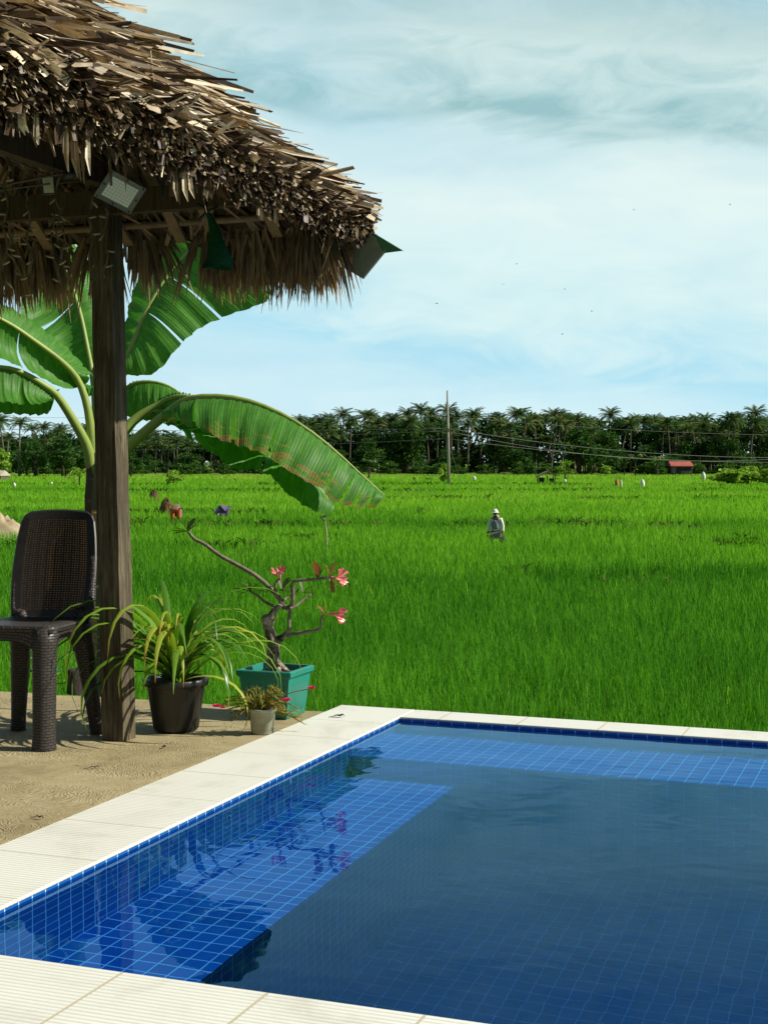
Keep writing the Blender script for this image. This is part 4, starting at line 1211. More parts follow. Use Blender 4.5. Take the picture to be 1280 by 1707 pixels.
tube(mb, brpath([(448, 1044, 0), (455, 1022, -.01), (463, 1012, -.01), (470, 1008, 0)], 8), [.018, .019, .017, .014, .012, .011, .010, .009], 10)
tube(mb, brpath([(462, 1068, 0), (474, 1060, -.02), (482, 1050, -.02)], 7), [.020, .017, .014, .012, .011, .009, .008], 10)
for k in range(5):
    t = k * 1.3; b0 = P(458, 1112, YD)
    tube(mb, [b0 + Vector((0, 0, .02)), b0 + Vector((.03 * math.cos(t), .03 * math.sin(t), 0)), b0 + Vector((.06 * math.cos(t), .06 * math.sin(t), -.02))], [.02, .014, .006], 8)
dp.append(mb.build('trunk', M_BARK, None, True))
branches = [
    ([(470, 1008, 0), (466, 998, 0), (455, 985, .01), (430, 962, .02), (400, 944, .04), (365, 925, .06), (342, 907, .07), (325, 899, .08), (314, 886, .08)], .011, .0065),
    ([(470, 1010, 0), (482, 1012, 0), (488, 1003, -.02), (488, 985, -.03), (487, 972, -.04), (500, 967, -.05), (525, 966, -.06), (545, 963, -.06), (556, 962, -.06)], .010, .005),
    ([(470, 1014, 0), (488, 1013, .0), (505, 1000, .03), (519, 991, .04)], .007, .004),
    ([(482, 1050, -.02), (482, 1030, -.02), (485, 1012, -.03)], .008, .006),
    ([(474, 1060, -.02), (500, 1055, -.03), (524, 1051, -.04), (534, 1046, -.05), (535, 1032, -.05), (540, 1024, -.05)], .008, .0045),
    ([(455, 1010, .0), (440, 1002, .02), (430, 993, .02), (418, 986, .02)], .007, .004),
    ([(464, 998, 0), (459, 985, -.02), (460, 972, -.03), (468, 962, -.03)], .007, .0045),
    ([(470, 1005, .0), (476, 998, .04), (490, 990, .05), (498, 982, .05)], .006, .003),
]
for (p_, r0, r1) in branches:
    mb = MB(); q = brpath(p_, 16); tube(mb, q, [r0 + (r1 - r0) * i / 15 for i in range(16)], 8); dp.append(mb.build('branch', M_BARK2, None, True))
M_DRLEAF = leafmat('desert_rose_leaves', [(0, (0.035, 0.06, 0.015)), (.5, (0.09, 0.15, 0.03)), (.8, (0.26, 0.16, 0.05)), (1, (0.30, 0.09, 0.05))], .35, .015, .45)
def oblong_leaf(mb, p, d, L, w, tint, up_=Vector((0, 0, 1))):
    d = d.normalized(); s_ = d.cross(up_)
    if s_.length < .1: s_ = d.cross(Vector((0, 1, 0)))
    pts = [p + d * L * t + up_ * (-.12 * L * t * t) for t in (0, .25, .5, .75, .92, 1)]
    ribbon(mb, pts, [w * .25, w * .6, w * .9, w, w * .7, w * .08], s_, -.3, tint)
r6 = random.Random(4)
def leaf_set(x, y, d_, dirs):
    for (dx, dz, L, t) in dirs:
        L = L * 1.3
        mb = MB(); oblong_leaf(mb, P(x, y, YD + d_), Vector((dx, r6.uniform(-.5, .5), dz)), L, L * .34, t); dp.append(mb.build('leaf', M_DRLEAF, None, True))
leaf_set(314, 886, .08, [(-.9, .35, .05, .05), (-1, -.02, .05, .0), (-.55, .85, .055, .1), (.45, .9, .06, .1), (-.95, .15, .055, .0), (.1, .95, .04, .1), (.6, .6, .04, .15)])
leaf_set(418, 986, .02, [(-1, .25, .065, .35), (-.6, .6, .05, .5), (-.1, .9, .04, .4), (.5, .6, .04, .4), (.7, .1, .05, .4), (-1, -.1, .04, .3)])
leaf_set(470, 985, -.02, [(-.9, .5, .05, .4), (.6, .8, .06, .5), (.9, .2, .07, .5), (.9, -.1, .06, .45), (-.3, .9, .05, .4), (.2, .5, .06, .4), (-.8, .1, .05, .4), (.8, .5, .05, .6)])
leaf_set(505, 988, .04, [(.6, .5, .04, .4), (-.2, .8, .045, .4), (.8, .0, .04, .4), (.9, .3, .035, .35)])
leaf_set(530, 965, -.06, [(-.15, 1, .07, .95), (.15, .9, .05, .9), (.35, .8, .04, .85)])
leaf_set(550, 962, -.06, [(-.3, .9, .05, .85), (.3, .9, .06, .8), (.6, .5, .05, .75), (.2, -.8, .05, .8), (.5, -.5, .04, .7)])
leaf_set(540, 1024, -.05, [(-.4, .6, .04, .85), (.1, .8, .035, .8), (.8, .2, .06, .85), (.9, -.1, .05, .85)])
def petal_mat():
    return leafmat('pink_petals', [(0, (0.85, 0.60, 0.52)), (.45, (0.82, 0.22, 0.22)), (1, (0.68, 0.04, 0.12))], .35, .04, .3, None, (1, .7, .7))
M_PETAL = petal_mat()
def trumpet(p, d, L, rad, nP=5):
    mb = MB(); d = d.normalized(); a, b = frame_of(d)
    rows = [(0, .10, .5), (.35, .18, .35), (.62, .32, .15), (.82, .62, .35), (1.0, 1.0, .75), (1.02, 1.12, .95)]
    K = 30; vs = []; ts = []
    for (t, r_, tt) in rows:
        for k in range(K):
            th = 2 * math.pi * k / K
            lob = abs(math.cos(nP * th / 2)) ** .8
            rr_ = rad * r_ * (1 if t < .7 else .45 + .75 * lob) 
            bk = -.05 * L * (1 - lob) * (t > .7)
            vs.append(p + d * (L * t + bk + .012 * math.sin(nP * 2 * th) * (t > .9)) + (a * math.cos(th) + b * math.sin(th)) * rr_)
            ts.append(tt * (.55 + .45 * (1 - lob)) if t > .8 else tt)
    fs = [(i * K + k, i * K + (k + 1) % K, (i + 1) * K + (k + 1) % K, (i + 1) * K + k) for i in range(len(rows) - 1) for k in range(K)]
    mb.add(vs, fs, ts); return mb.build('flower', M_PETAL, None, True)
dp.append(trumpet(P(553, 964, YD - .06), Vector((.8, -.4, .12)), .055, .030))
dp.append(trumpet(P(545, 1022, YD - .05), Vector((.9, -.35, -.10)), .070, .027))
dp.append(trumpet(P(468, 968, YD - .03), Vector((-.15, -.4, .9)), .050, .026))
put(dr, *dp)

# moss rose in the small cream pot
c = G(438, 1222, -.012)
mr = thing('moss_rose', 'small cream pot of straggly moss rose with magenta blooms beside the coping', 'plant', tuple(c))
M_CREAM = plain('mouldy_cream_plastic', (0.46, 0.45, 0.33), 0.55, (0.22, 0.24, 0.15), 22)
pot(mr, c, [(0, 0), (.043, 0), (.045, .004), (.050, .085), (.054, .086), (.055, .098), (.052, .099), (.049, .09), (0, .085)], M_CREAM, .049, .088, 30)
M_MOSS = leafmat('moss_rose_stems', [(0, (0.10, 0.12, 0.02)), (.5, (0.26, 0.26, 0.05)), (1, (0.36, 0.13, 0.05))], .25)
r7 = random.Random(9)
top = c + Vector((0, 0, .09)); mrp = []
ends = []
for k in range(46):
    az = r7.uniform(0, 6.28); L = r7.uniform(.06, .15) if k > 10 else r7.uniform(.13, .2)
    if k <= 10: az = r7.choice([math.pi + r7.uniform(-.6, .5), r7.uniform(-.5, .4)])
    d = Vector((math.cos(az), math.sin(az) * .7, 0)); rise = r7.uniform(.02, .09) if L < .13 else r7.uniform(-.03, .06)
    p0 = top + d * .015; p1 = top + d * L * .5 + Vector((0, 0, rise)); p2 = top + d * L + Vector((0, 0, rise - r7.uniform(0, .05)))
    mb = MB(); q = [Vector(p) for p in spline([p0, p1, p2], 9)]
    tube(mb, q, [.0026] * 8 + [.0012], 5, r7.uniform(.3, .8))
    for i in range(2, 9):
        for j in range(3):
            dd = Vector((r7.uniform(-1, 1), r7.uniform(-1, 1), r7.uniform(-.1, 1))).normalized()
            ribbon(mb, [q[i], q[i] + dd * .008, q[i] + dd * .018], [.003, .0035, .0006], frame_of(dd)[0], .3, r7.uniform(.1, .65) if i > 2 else r7.uniform(.5, 1))
    mrp.append(mb.build('stem', M_MOSS, None, True)); ends.append(q[-1])
M_MAG = leafmat('magenta_petals', [(0, (0.62, 0.02, 0.16)), (1, (0.75, 0.08, 0.25))], .3)
def rosette(p, rad):
    mb = MB()
    for ring_, n_, tilt in ((1, 7, .35), (.75, 6, .8), (.45, 4, 1.2)):
        for k in range(n_):
            az = k / n_ * 6.283 + ring_; d = Vector((math.cos(az) * math.cos(tilt), math.sin(az) * math.cos(tilt), math.sin(tilt)))
            ribbon(mb, [p, p + d * rad * ring_ * .55, p + d * rad * ring_], [rad * .4, rad * .95, rad * .5], Vector((-math.sin(az), math.cos(az), 0)), -.3, r7.random())
    return mb.build('flower', M_MAG, None, True)
for (x, y, r_, dy) in ((519, 1148, .018, -.05), (478, 1168, .019, -.06), (361, 1178, .019, .03), (371, 1180, .014, .04)):
    p = P(x, y, c.y + dy)
    mb = MB(); q = [Vector(a) for a in spline([top, (top + p) / 2 + Vector((0, 0, .02)), p], 9)]; tube(mb, q, .0018, 5, .9); mrp.append(mb.build('stem', M_MOSS, None, True))
    mrp.append(rosette(p, r_))
put(mr, *mrp)

# teal cup behind the chair
c = G(76, 1150, -.012)
tcup = thing('potted_seedling', 'turquoise plastic pot with a few strap leaves behind the chair', 'plant', tuple(c))
pot(tcup, c, [(0, 0), (.040, 0), (.042, .004), (.056, .088), (.060, .09), (.062, .1), (.058, .101), (.054, .09), (0, .085)], plain('teal_pot_plastic', (0.03, 0.30, 0.25), .4, (0.025, 0.25, 0.21), 12), .054, .088, 28)
tl = []
for (x1, y1, x2, y2, t) in ((100, 1123, 128, 1102, .85), (105, 1112, 118, 1095, .6), (92, 1112, 100, 1090, .7), (88, 1110, 95, 1082, .4), (60, 1105, 45, 1085, .5), (50, 1118, 30, 1110, .6), (70, 1100, 74, 1080, .5)):
    mb = MB(); q = [Vector(a) for a in spline([c + Vector((.01, 0, .09)), P(x1, y1, c.y), P(x2, y2, c.y - .02)], 8)]
    ribbon(mb, q, [.008, .012, .015, .016, .015, .012, .008, .002], Vector((.2, 1, .4)), .3, t); tl.append(mb.build('leaf', M_STRAP, None, True))
put(tcup, *tl)
# dark stump at the edge of the patio
c = G(128, 1156, -.012)
mb = MB(); vs = []; prof = [(.046, 0), (.044, .03), (.041, .07), (.043, .105), (.036, .112), (.0, .108)]
for (r_, z) in prof:
    for k in range(18):
        t = 2 * math.pi * k / 18; rr_ = r_ * (1 + .12 * math.sin(3 * t + z * 9) + .06 * math.sin(7 * t))
        vs.append(c + Vector((rr_ * math.cos(t), rr_ * math.sin(t), z)))
mb.add(vs, [(i * 18 + k, i * 18 + (k + 1) % 18, (i + 1) * 18 + (k + 1) % 18, (i + 1) * 18 + k) for i in range(5) for k in range(18)])
stump = mb.build('stump', plain('dark_old_wood', (0.035, 0.025, 0.016), .9, (0.015, 0.011, 0.008), 40, .8), None, True)
tag(stump, 'short dark stump at the rear edge of the patio behind the chair', 'stump')
# seedling weed before the stump
mb = MB(); b0 = G(100, 1157, -.012)
tube(mb, [Vector(a) for a in spline([P(92, 1139, b0.y), P(110, 1138, b0.y), P(125, 1128, b0.y), P(134, 1122, b0.y)], 8)], .003, 5, .6)
for (x, y, dx, dz) in ((122, 1141, .9, -.1), (120, 1142, -.2, -.7), (118, 1141, .7, .2)):
    oblong_leaf(mb, P(x, y, b0.y), Vector((dx, 0, dz)), .035, .014, .7)
tag(mb.build('weed_sprig', M_STRAP, None, True), 'thin pale weed sprig leaning out in front of the dark stump', 'weed')

# fallen bits: a dry leaf on the coping, twigs on the concrete
M_DEAD = plain('dead_leaf', (0.035, 0.024, 0.014), .8, (0.02, 0.013, 0.008), 60)
def dead_leaf(x, y, L, w, az, z, label, name='dry_leaf', g=None):
    p = G(x, y, z); d = Vector((math.cos(az), math.sin(az), 0)); mb = MB()
    pts = [p - d * L * .5 + Vector((0, 0, .002)), p - d * L * .2 + Vector((0, 0, .003)), p + Vector((0, 0, .008)), p + d * L * .25 + Vector((0, 0, .004)), p + d * L * .4 + Vector((0, 0, .010)), p + d * L * .5 + Vector((0, 0, .004))]
    ribbon(mb, pts, [.002, w * .3, w * .5, w, w * .7, .003], Vector((-d.y, d.x, 0)), .5)
    o = mb.build(name, M_DEAD); md = o.modifiers.new('thick', 'SOLIDIFY'); md.thickness = .0015
    tag(o, label, 'leaf' if name == 'dry_leaf' else 'twig', g)
dead_leaf(561, 1196, .065, .022, .1, 0.0, 'small dark dry leaf lying on the far end of the left coping')
dead_leaf(153, 1282, .055, .009, .25, -.010, 'dark twig lying alone on the concrete between chair and coping', 'twig')
dead_leaf(272, 1248, .022, .012, .9, -.010, 'dark crumb of leaf on the concrete in front of the black pot')
dead_leaf(232, 1193, .04, .018, .5, -.010, 'curled dark leaf on the concrete between the post and the black pot')
dead_leaf(62, 1365, .045, .01, -.4, -.010, 'dark twig on the concrete near the left edge of the picture', 'twig')
# ------------------------------------------------------------------ banana plant behind the post
def banana_mat():
    m, nt, out = newmat('banana_leaf')
    uv = nt.nodes.new('ShaderNodeUVMap'); uv.uv_map = 'UVMap'
    s = nt.nodes.new('ShaderNodeSeparateXYZ'); nt.links.new(uv.outputs[0], s.inputs[0])
    at = N(nt, 'ShaderNodeAttribute', attribute_name='tint')            # dryness of the leaf
    vein = mth(nt, 'SINE', mth(nt, 'MULTIPLY', s.outputs[0], 2 * math.pi * 62))
    nzv = noise(nt, 26, 4, .6, uv.outputs[0]); mp = nt.nodes.new('ShaderNodeMapping'); mp.inputs['Scale'].default_value = (60, 2.2, 1); nt.links.new(uv.outputs[0], mp.inputs['Vector'])
    st = noise(nt, 1.0, 4, .6, mp.outputs[0])
    base = ramp(nt, [(.3, (0.034, 0.13, 0.018)), (.55, (0.08, 0.24, 0.030)), (.75, (0.17, 0.35, 0.045))]); nt.links.new(mth(nt, 'ADD', mth(nt, 'MULTIPLY', st.outputs['Fac'], .75), mth(nt, 'MULTIPLY', nzv.outputs['Fac'], .25)), base.inputs['Fac'])
    big = noise(nt, 8.0, 6, .7, uv.outputs[0], 1.0)
    # dry brown margin and blotches where the leaf is old
    dr_ = mth(nt, 'ADD', mth(nt, 'MULTIPLY', mth(nt, 'SUBTRACT', big.outputs['Fac'], .5), 2.2), mth(nt, 'ADD', mth(nt, 'MULTIPLY', mth(nt, 'POWER', s.outputs[1], 2.2), .55), mth(nt, 'SUBTRACT', mth(nt, 'MULTIPLY', at.outputs['Fac'], 1.0), .95)))
    br = ramp(nt, [(.0, (0, 0, 0)), (.12, (1, 1, 1))]); nt.links.new(dr_, br.inputs['Fac'])
    brc = ramp(nt, [(.0, (0.36, 0.30, 0.03)), (.12, (0.34, 0.24, 0.04)), (.25, (0.17, 0.11, 0.045)), (.5, (0.42, 0.34, 0.19))]); nt.links.new(dr_, brc.inputs['Fac'])
    col = mixc(nt, br.outputs[0], base.outputs[0], brc.outputs[0])
    d = nt.nodes.new('ShaderNodeBsdfPrincipled'); d.inputs['Roughness'].default_value = .5; d.inputs['Specular IOR Level'].default_value = .25
    nt.links.new(col, d.inputs['Base Color']); nt.links.new(bumpn(nt, vein, .25, .002), d.inputs['Normal'])
    t = nt.nodes.new('ShaderNodeBsdfTranslucent'); nt.links.new(mixc(nt, 1, col, (1.2, 1.5, .5), 'MULTIPLY'), t.inputs[0])
    mx = nt.nodes.new('ShaderNodeMixShader'); mx.inputs[0].default_value = .38
    nt.links.new(d.outputs[0], mx.inputs[1]); nt.links.new(t.outputs[0], mx.inputs[2]); nt.links.new(mx.outputs[0], out.inputs[0])
    return m
M_BAN = banana_mat()
M_PET = plain('banana_petiole', (0.26, 0.33, 0.06), .5, (0.17, 0.25, 0.04), 6, stretch=(1, 1, .3))
M_STEM = plain('banana_stem', (0.13, 0.12, 0.05), .7, (0.05, 0.035, 0.02), 9, .4, stretch=(1, 1, .25))
YB = 9.9
KB = YB / 7.1
ban = thing('banana_plant', 'banana plant with broad arching leaves growing behind the hut post', 'plant', (P(162, 1100, YB).x, YB, SOIL))
bp = []
rb = random.Random(3)
def PP(l): return [P(x, y, YB + d * KB) for (x, y, d) in l]
def blade(mb, mid, edge, dry, tears=(), N_=64, sag=0.02, ripple=0.006, K=6):
    sag *= KB; ripple *= KB
    """one half of a leaf blade: ruled between midrib and margin, split at the tears (fractions of the length)"""
    M = [Vector(p) for p in spline(PP(mid), N_)]; E_ = [Vector(p) for p in spline(PP(edge), N_)]
    L = [0]
    for i in range(1, N_): L.append(L[-1] + (M[i] - M[i - 1]).length)
    cuts = [0.0] + sorted(tears) + [1.0]
    for a, b in zip(cuts[:-1], cuts[1:]):
        i0, i1 = int(round(a * (N_ - 1))), int(round(b * (N_ - 1)))
        if i1 - i0 < 1: continue
        tw = rb.uniform(-.02, .02); pull = rb.uniform(.0, .07) if len(cuts) > 2 else 0
        vs, fs, us, ts = [], [], [], []
        for i in range(i0, i1 + 1):
            d = E_[i] - M[i]
            ax = (M[min(i + 1, N_ - 1)] - M[max(i - 1, 0)])
            nrm = d.cross(ax); nrm = nrm.normalized() if nrm.length > 1e-9 else Vector((0, -1, 0))
            loc = (i - i0) / max(1, i1 - i0)
            rag = rb.uniform(-.03, .02) * min(1, dry * 1.3)
            for k in range(K + 1):
                t = k / K
                # the flap narrows a little towards its own ends so that splits open at the margin
                sh = (0.5 - loc) * 0.018 * KB * t * (len(cuts) > 2)
                p = M[i] + d * (t * (1 - pull * (abs(loc - .5) * 2) ** 3 * .5 + rag * t)) + ax.normalized() * sh + nrm * (sag * math.sin(math.pi * t) + tw * t * t + ripple * t * math.sin(i * 1.15 + t * 1.3 + 3 * mnoise.noise(Vector((i * .13, dry, 1)))) + .004 * math.sin(i * 2.7))
                vs.append(p); us.append((L[i] / KB, t)); ts.append(dry)
        n = i1 - i0 + 1; uvl = []
        for i in range(n - 1):
            for k in range(K):
                q = i * (K + 1) + k
                f = (q, q + 1, q + K + 2, q + K + 1); fs.append(f); uvl.append([us[j] for j in f])
        mb.add(vs, fs, ts, uvl)
def petiole(mb, pts, r0, r1, n=22):
    q = [Vector(p) for p in spline(PP(pts), n)]
    tube(mb, q, [KB * (r0 + (r1 - r0) * (i / (n - 1)) ** .8) for i in range(n)], 9)
def leaf(mid_full, halves, r0=.022, r1=.004):
    mb = MB()
    for (mid, edge, dry, tears, sag) in halves: blade(mb, mid, edge, dry, tears, 64, sag)
    lf = mb.build('leaf', M_BAN, None, True)
    mb = MB(); petiole(mb, mid_full, r0, r1); pt = mb.build('midrib', M_PET, None, True); pt.parent = lf
    bp.append(lf)
# big drooping leaf reaching right
m1 = [(278, 690, -.05), (310, 668, -.12), (350, 662, -.16), (400, 666, -.2), (450, 682, -.24), (500, 708, -.28), (550, 745, -.3), (600, 790, -.32), (641, 826, -.33)]
leaf([(160, 790, 0), (190, 770, 0), (225, 735, -.03)] + m1,
     [(m1, [(272, 700, -.12), (305, 706, -.28), (345, 722, -.38), (392, 742, -.42), (430, 752, -.45), (470, 778, -.48), (520, 808, -.48), (575, 842, -.46), (630, 846, -.4)], .54, (.10, .19, .36, .55, .80, .86, .91, .96), .03),
      (m1, [(285, 700, .1), (325, 735, .25), (365, 760, .3), (405, 765, .3), (450, 770, .25), (500, 772, .2), (550, 795, .1), (600, 812, 0), (638, 830, -.2)], .25, (.12, .25, .33, .5, .6), .03)], .034, .004)
# second leaf hanging below it
m2 = [(250, 690, .12), (290, 690, .15), (350, 700, .18), (400, 722, .2), (440, 760, .2), (480, 772, .18), (520, 800, .16), (553, 840, .15)]
leaf([(165, 790, .02), (190, 745, .05), (225, 700, .1)] + m2,
     [(m2, [(262, 705, .0), (300, 716, -.05), (340, 730, -.08), (385, 782, -.05), (440, 788, -.02), (470, 815, 0), (510, 845, .02), (552, 864, .08)], .22, (.55,), .03),
      (m2, [(255, 680, .25), (292, 672, .32), (350, 680, .35), (405, 700, .35), (445, 752, .33), (490, 762, .3), (530, 795, .25), (556, 838, .2)], .2, (), .02)], .03, .004)
# torn flap between them
mb = MB(); blade(mb, [(352, 735, .1), (366, 742, .1), (380, 752, .1), (396, 774, .1)], [(356, 738, .05), (368, 760, .05), (382, 772, .05), (397, 781, .05)], .2, (), 24, .005); bp.append(mb.build('leaf_flap', M_BAN, None, True))
# short arching leaf right behind the post
m3 = [(200, 668, .3), (215, 645, .3), (240, 637, .28), (270, 640, .26), (295, 652, .24), (318, 672, .22)]
leaf([(165, 780, .05), (175, 730, .15), (188, 690, .25)] + m3,
     [(m3, [(205, 690, .25), (220, 696, .2), (245, 700, .15), (270, 698, .12), (295, 690, .14), (316, 676, .18)], .12, (), .03),
      (m3, [(210, 640, .5), (225, 632, .55), (250, 634, .55), (275, 640, .5), (300, 655, .4), (320, 671, .3)], .12, (), .02)], .026, .004)
m3b = [(268, 672, .05), (290, 662, .02), (310, 660, 0), (330, 662, 0)]
leaf([(168, 775, 0), (200, 725, .02), (228, 695, .04)] + m3b,
     [(m3b, [(270, 684, .05), (290, 690, .02), (312, 690, 0), (332, 672, 0)], .55, (.5,), .01), (m3b, [(265, 664, .15), (290, 652, .18), (312, 654, .15), (330, 660, .05)], .1, (), .01)], .026, .005)
# tall leaf rising right, passing behind the thatch
m4 = [(214, 595, .25), (228, 560, .3), (245, 520, .36), (270, 475, .42), (305, 430, .46), (345, 395, .45), (385, 385, .4)]
leaf([(160, 770, .05), (180, 700, .12), (200, 640, .2)] + m4,
     [(m4, [(210, 630, .2), (260, 622, .2), (305, 572, .22), (345, 540, .28), (420, 512, .3), (450, 490, .3), (440, 440, .32)], .08, (.34, .56), .05),
      (m4, [(205, 592, .4), (205, 555, .5), (215, 505, .6), (235, 450, .65), (280, 405, .65), (330, 375, .6), (380, 380, .5)], .08, (), .04)], .028, .005)
# tall leaf rising left
m5 = [(154, 622, .3), (146, 580, .32), (136, 530, .36), (122, 480, .42), (105, 430, .5), (85, 390, .55)]
leaf([(158, 780, .05), (160, 700, .18), (158, 655, .25)] + m5,
     [(m5, [(150, 634, .25), (85, 612, .2), (78, 565, .22), (40, 545, .28), (40, 470, .35), (70, 400, .45)], .08, (.52,), .05),
      (m5, [(164, 622, .35), (176, 570, .42), (172, 520, .5), (160, 470, .56), (140, 420, .6), (92, 388, .6)], .08, (), .04)], .024, .005)
# drooping leaf reaching left, upper
m6 = [(128, 630, -.05), (100, 600, -.12), (60, 570, -.2), (20, 542, -.28), (-25, 520, -.36), (-70, 512, -.42), (-120, 525, -.46)]
leaf([(156, 780, 0), (152, 720, -.02), (144, 670, -.03)] + m6,
     [(m6, [(150, 640, .05), (112, 648, -.08), (70, 632, -.2), (30, 610, -.3), (-20, 590, -.4), (-70, 585, -.46), (-118, 545, -.48)], .16, (.45,), .04),
      (m6, [(156, 628, .2), (118, 585, .1), (75, 550, .0), (25, 516, -.1), (-20, 498, -.2), (-66, 495, -.3), (-118, 520, -.4)], .14, (), .03)], .026, .004)
# lower left leaf
m7 = [(94, 658, -.15), (70, 640, -.2), (40, 622, -.25), (5, 612, -.3), (-40, 615, -.35), (-90, 640, -.4)]
leaf([(155, 790, -.02), (146, 745, -.04), (122, 700, -.09)] + m7,
     [(m7, [(96, 664, -.2), (75, 672, -.28), (45, 674, -.34), (10, 668, -.4), (-40, 672, -.42), (-88, 655, -.42)], .18, (.4,), .03),
      (m7, [(92, 656, .0), (82, 688, .02), (50, 692, .0), (5, 690, -.05), (-45, 690, -.1), (-90, 655, -.3)], .12, (), .03)], .03, .005)
# hanging corner of a leaf left of the post
mb = MB(); blade(mb, [(120, 628, .2), (132, 634, .2), (144, 640, .2), (156, 644, .2)], [(128, 640, .15), (136, 658, .15), (146, 664, .15), (157, 654, .15)], .1, (), 24, .01); bp.append(mb.build('leaf_flap', M_BAN, None, True))
# pseudostem of wrapped dry sheaths
mb = MB()
q = [Vector((P(160, 900, YB).x, YB, SOIL)), Vector((P(160, 900, YB).x, YB, -.6)), P(161, 1000, YB), P(160, 900, YB), P(160, 830, YB), P(161, 785, YB), P(163, 755, YB)]
q = [Vector(p) for p in spline(q, 20)]
tube(mb, q, [KB * (.07 - .028 * (i / 19)) for i in range(20)], 14)
bp.append(mb.build('trunk', M_STEM, None, True))
for (x, ya, yb, w, t) in ((149, 778, 900, .034, 0), (157, 850, 1130, .03, 1), (152, 880, 1180, .03, 0)):
    mb = MB(); n_ = 10
    pts = [P(x + 1.5 * math.sin(i), ya + (yb - ya) * i / n_, YB - .085 - .015 * t) for i in range(n_ + 1)]
    ribbon(mb, pts, [KB * w * (1 - .4 * abs(i / n_ - .4)) for i in range(n_ + 1)], Vector((1, .4, 0)), -.5)
    bp.append(mb.build('sheath', plain('dry_sheath_' + ('pale' if t else 'dark'), (0.36, 0.22, 0.07) if t else (0.07, 0.035, 0.02), .7, (0.20, 0.10, 0.04) if t else (0.04, 0.022, 0.014), 9, stretch=(1, 1, .3)), None, True))
put(ban, *bp)
# stake with a drooping seedling leaf below the banana leaf tip
p0 = G(544, 893, -1.5); Yk = 42.0
mb = MB(); tube(mb, [Vector((P(545, 893, Yk).x, Yk, SOIL)), P(545, 893, Yk), P(542, 868, Yk)], [.035, .03, .02], 6, .9)
ribbon(mb, [P(542, 868, Yk), P(536, 862, Yk), P(546, 858, Yk)], [.1, .16, .02], Vector((1, 0, .4)), .3, .3)
tag(mb.build('stake', leafmat('pale_stake', [(0, (0.06, 0.16, 0.03)), (1, (0.42, 0.40, 0.25))], .2)), 'thin pale stake sticking up from the rice under the banana leaf tip', 'stake')
# ------------------------------------------------------------------ the palm wood behind the fields
M_PALM = leafmat('palm_fronds', [(0, (0.02, 0.05, 0.019)), (.45, (0.055, 0.11, 0.034)), (.8, (0.13, 0.19, 0.06)), (1, (0.20, 0.19, 0.075))], .25)
M_PTRUNK = plain('palm_trunk_bark', (0.17, 0.145, 0.11), .9, (0.08, 0.07, 0.05), .6, spec=.1)
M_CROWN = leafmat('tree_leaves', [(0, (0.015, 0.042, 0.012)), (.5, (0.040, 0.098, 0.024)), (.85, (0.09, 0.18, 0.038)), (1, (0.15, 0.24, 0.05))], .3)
M_BRIGHT = leafmat('bright_leaves', [(0, (0.04, 0.10, 0.012)), (.5, (0.14, 0.28, 0.03)), (1, (0.36, 0.50, 0.09))], .35)
M_TRUNK = plain('tree_bark', (0.09, 0.075, 0.05), .9, (0.05, 0.04, 0.03), 1.5, spec=.1)
rt = random.Random(17)
def frond(mb, base, az, el, L, sagk, tint, nl=15, lw=.11):
    d = Vector((math.cos(az), math.sin(az), 0)); pts = []
    q = Vector(base); e = el; n = 9
    for i in range(n):
        pts.append(q.copy()); q = q + (d * math.cos(e) + Vector((0, 0, math.sin(e)))) * (L / (n - 1)); e -= sagk * (.10 + .05 * i)
    ribbon(mb, pts, [.10, .09, .08, .07, .06, .05, .04, .03, .02], Vector((-d.y, d.x, 0)), .2, tint)
    side = Vector((-d.y, d.x, 0)); vs, fs, ts = [], [], []
    for j in range(nl):
        t = (j + .7) / nl; k = min(int(t * (n - 1)), n - 2); f_ = t * (n - 1) - k
        p = pts[k].lerp(pts[k + 1], f_); ax = (pts[k + 1] - pts[k]).normalized()
        ll = L * .235 * (math.sin(math.pi * min(1, .12 + t * .9)) ** .6) * rt.uniform(.8, 1.15)
        for sg in (-1, 1):
            ld = (side * sg * .8 + ax * .55 + Vector((0, 0, -.35 - .25 * rt.random()))).normalized()
            tip = p + ld * ll + Vector((0, 0, -.12 * ll))
            b = len(vs); vs += [p - ax * lw * L * .2, p + ax * lw * L * .35, tip]; fs.append((b, b + 1, b + 2)); ts += [tint] * 3
    mb.add(vs, fs, ts)
def palm_proto(seed, H=13.0, bend=.9, dryf=.1):
    rt.seed(seed)
    mb = MB(); az = rt.uniform(0, 6.28); q = []
    for i in range(9):
        t = i / 8; q.append(Vector((math.cos(az) * bend * t * t, math.sin(az) * bend * t * t, H * t)))
    tube(mb, q, [.24, .19, .17, .16, .15, .145, .14, .135, .13], 7)
    tr = mb.build('trunk', M_PTRUNK, None, True)
    mb = MB(); top = q[-1]
    for k in range(26):
        age = k / 25
        frond(mb, top + Vector((0, 0, .15)), k * 2.39996 + rt.uniform(-.2, .2), 1.35 - 1.75 * age + rt.uniform(-.12, .12), rt.uniform(2.7, 3.5) * (1 - .15 * (age < .1)), rt.uniform(.5, .95), min(1, max(0, rt.uniform(.1, .7) + (.45 if rt.random() < dryf + .15 * (age > .85) else 0))))
    for k in range(7):
        a_ = rt.uniform(0, 6.28); c = top + Vector((.28 * math.cos(a_), .28 * math.sin(a_), -.25 - .2 * rt.random()))
        tube(mb, [c + Vector((0, 0, .15)), c, c - Vector((0, 0, .15))], [.06, .14, .05], 6, .8)
    cr = mb.build('crown', M_PALM)
    r = thing('coconut_palm', 'x', 'palm tree', (0, 0, 0)); tr.parent = r; cr.parent = r
    return r
protos = [palm_proto(s, 13.0, b, d) for s, b, d in ((1, .5, .1), (2, 1.3, .2), (3, .9, .05), (4, 1.8, .25), (5, .2, .12))]
proto_used = [False] * 5
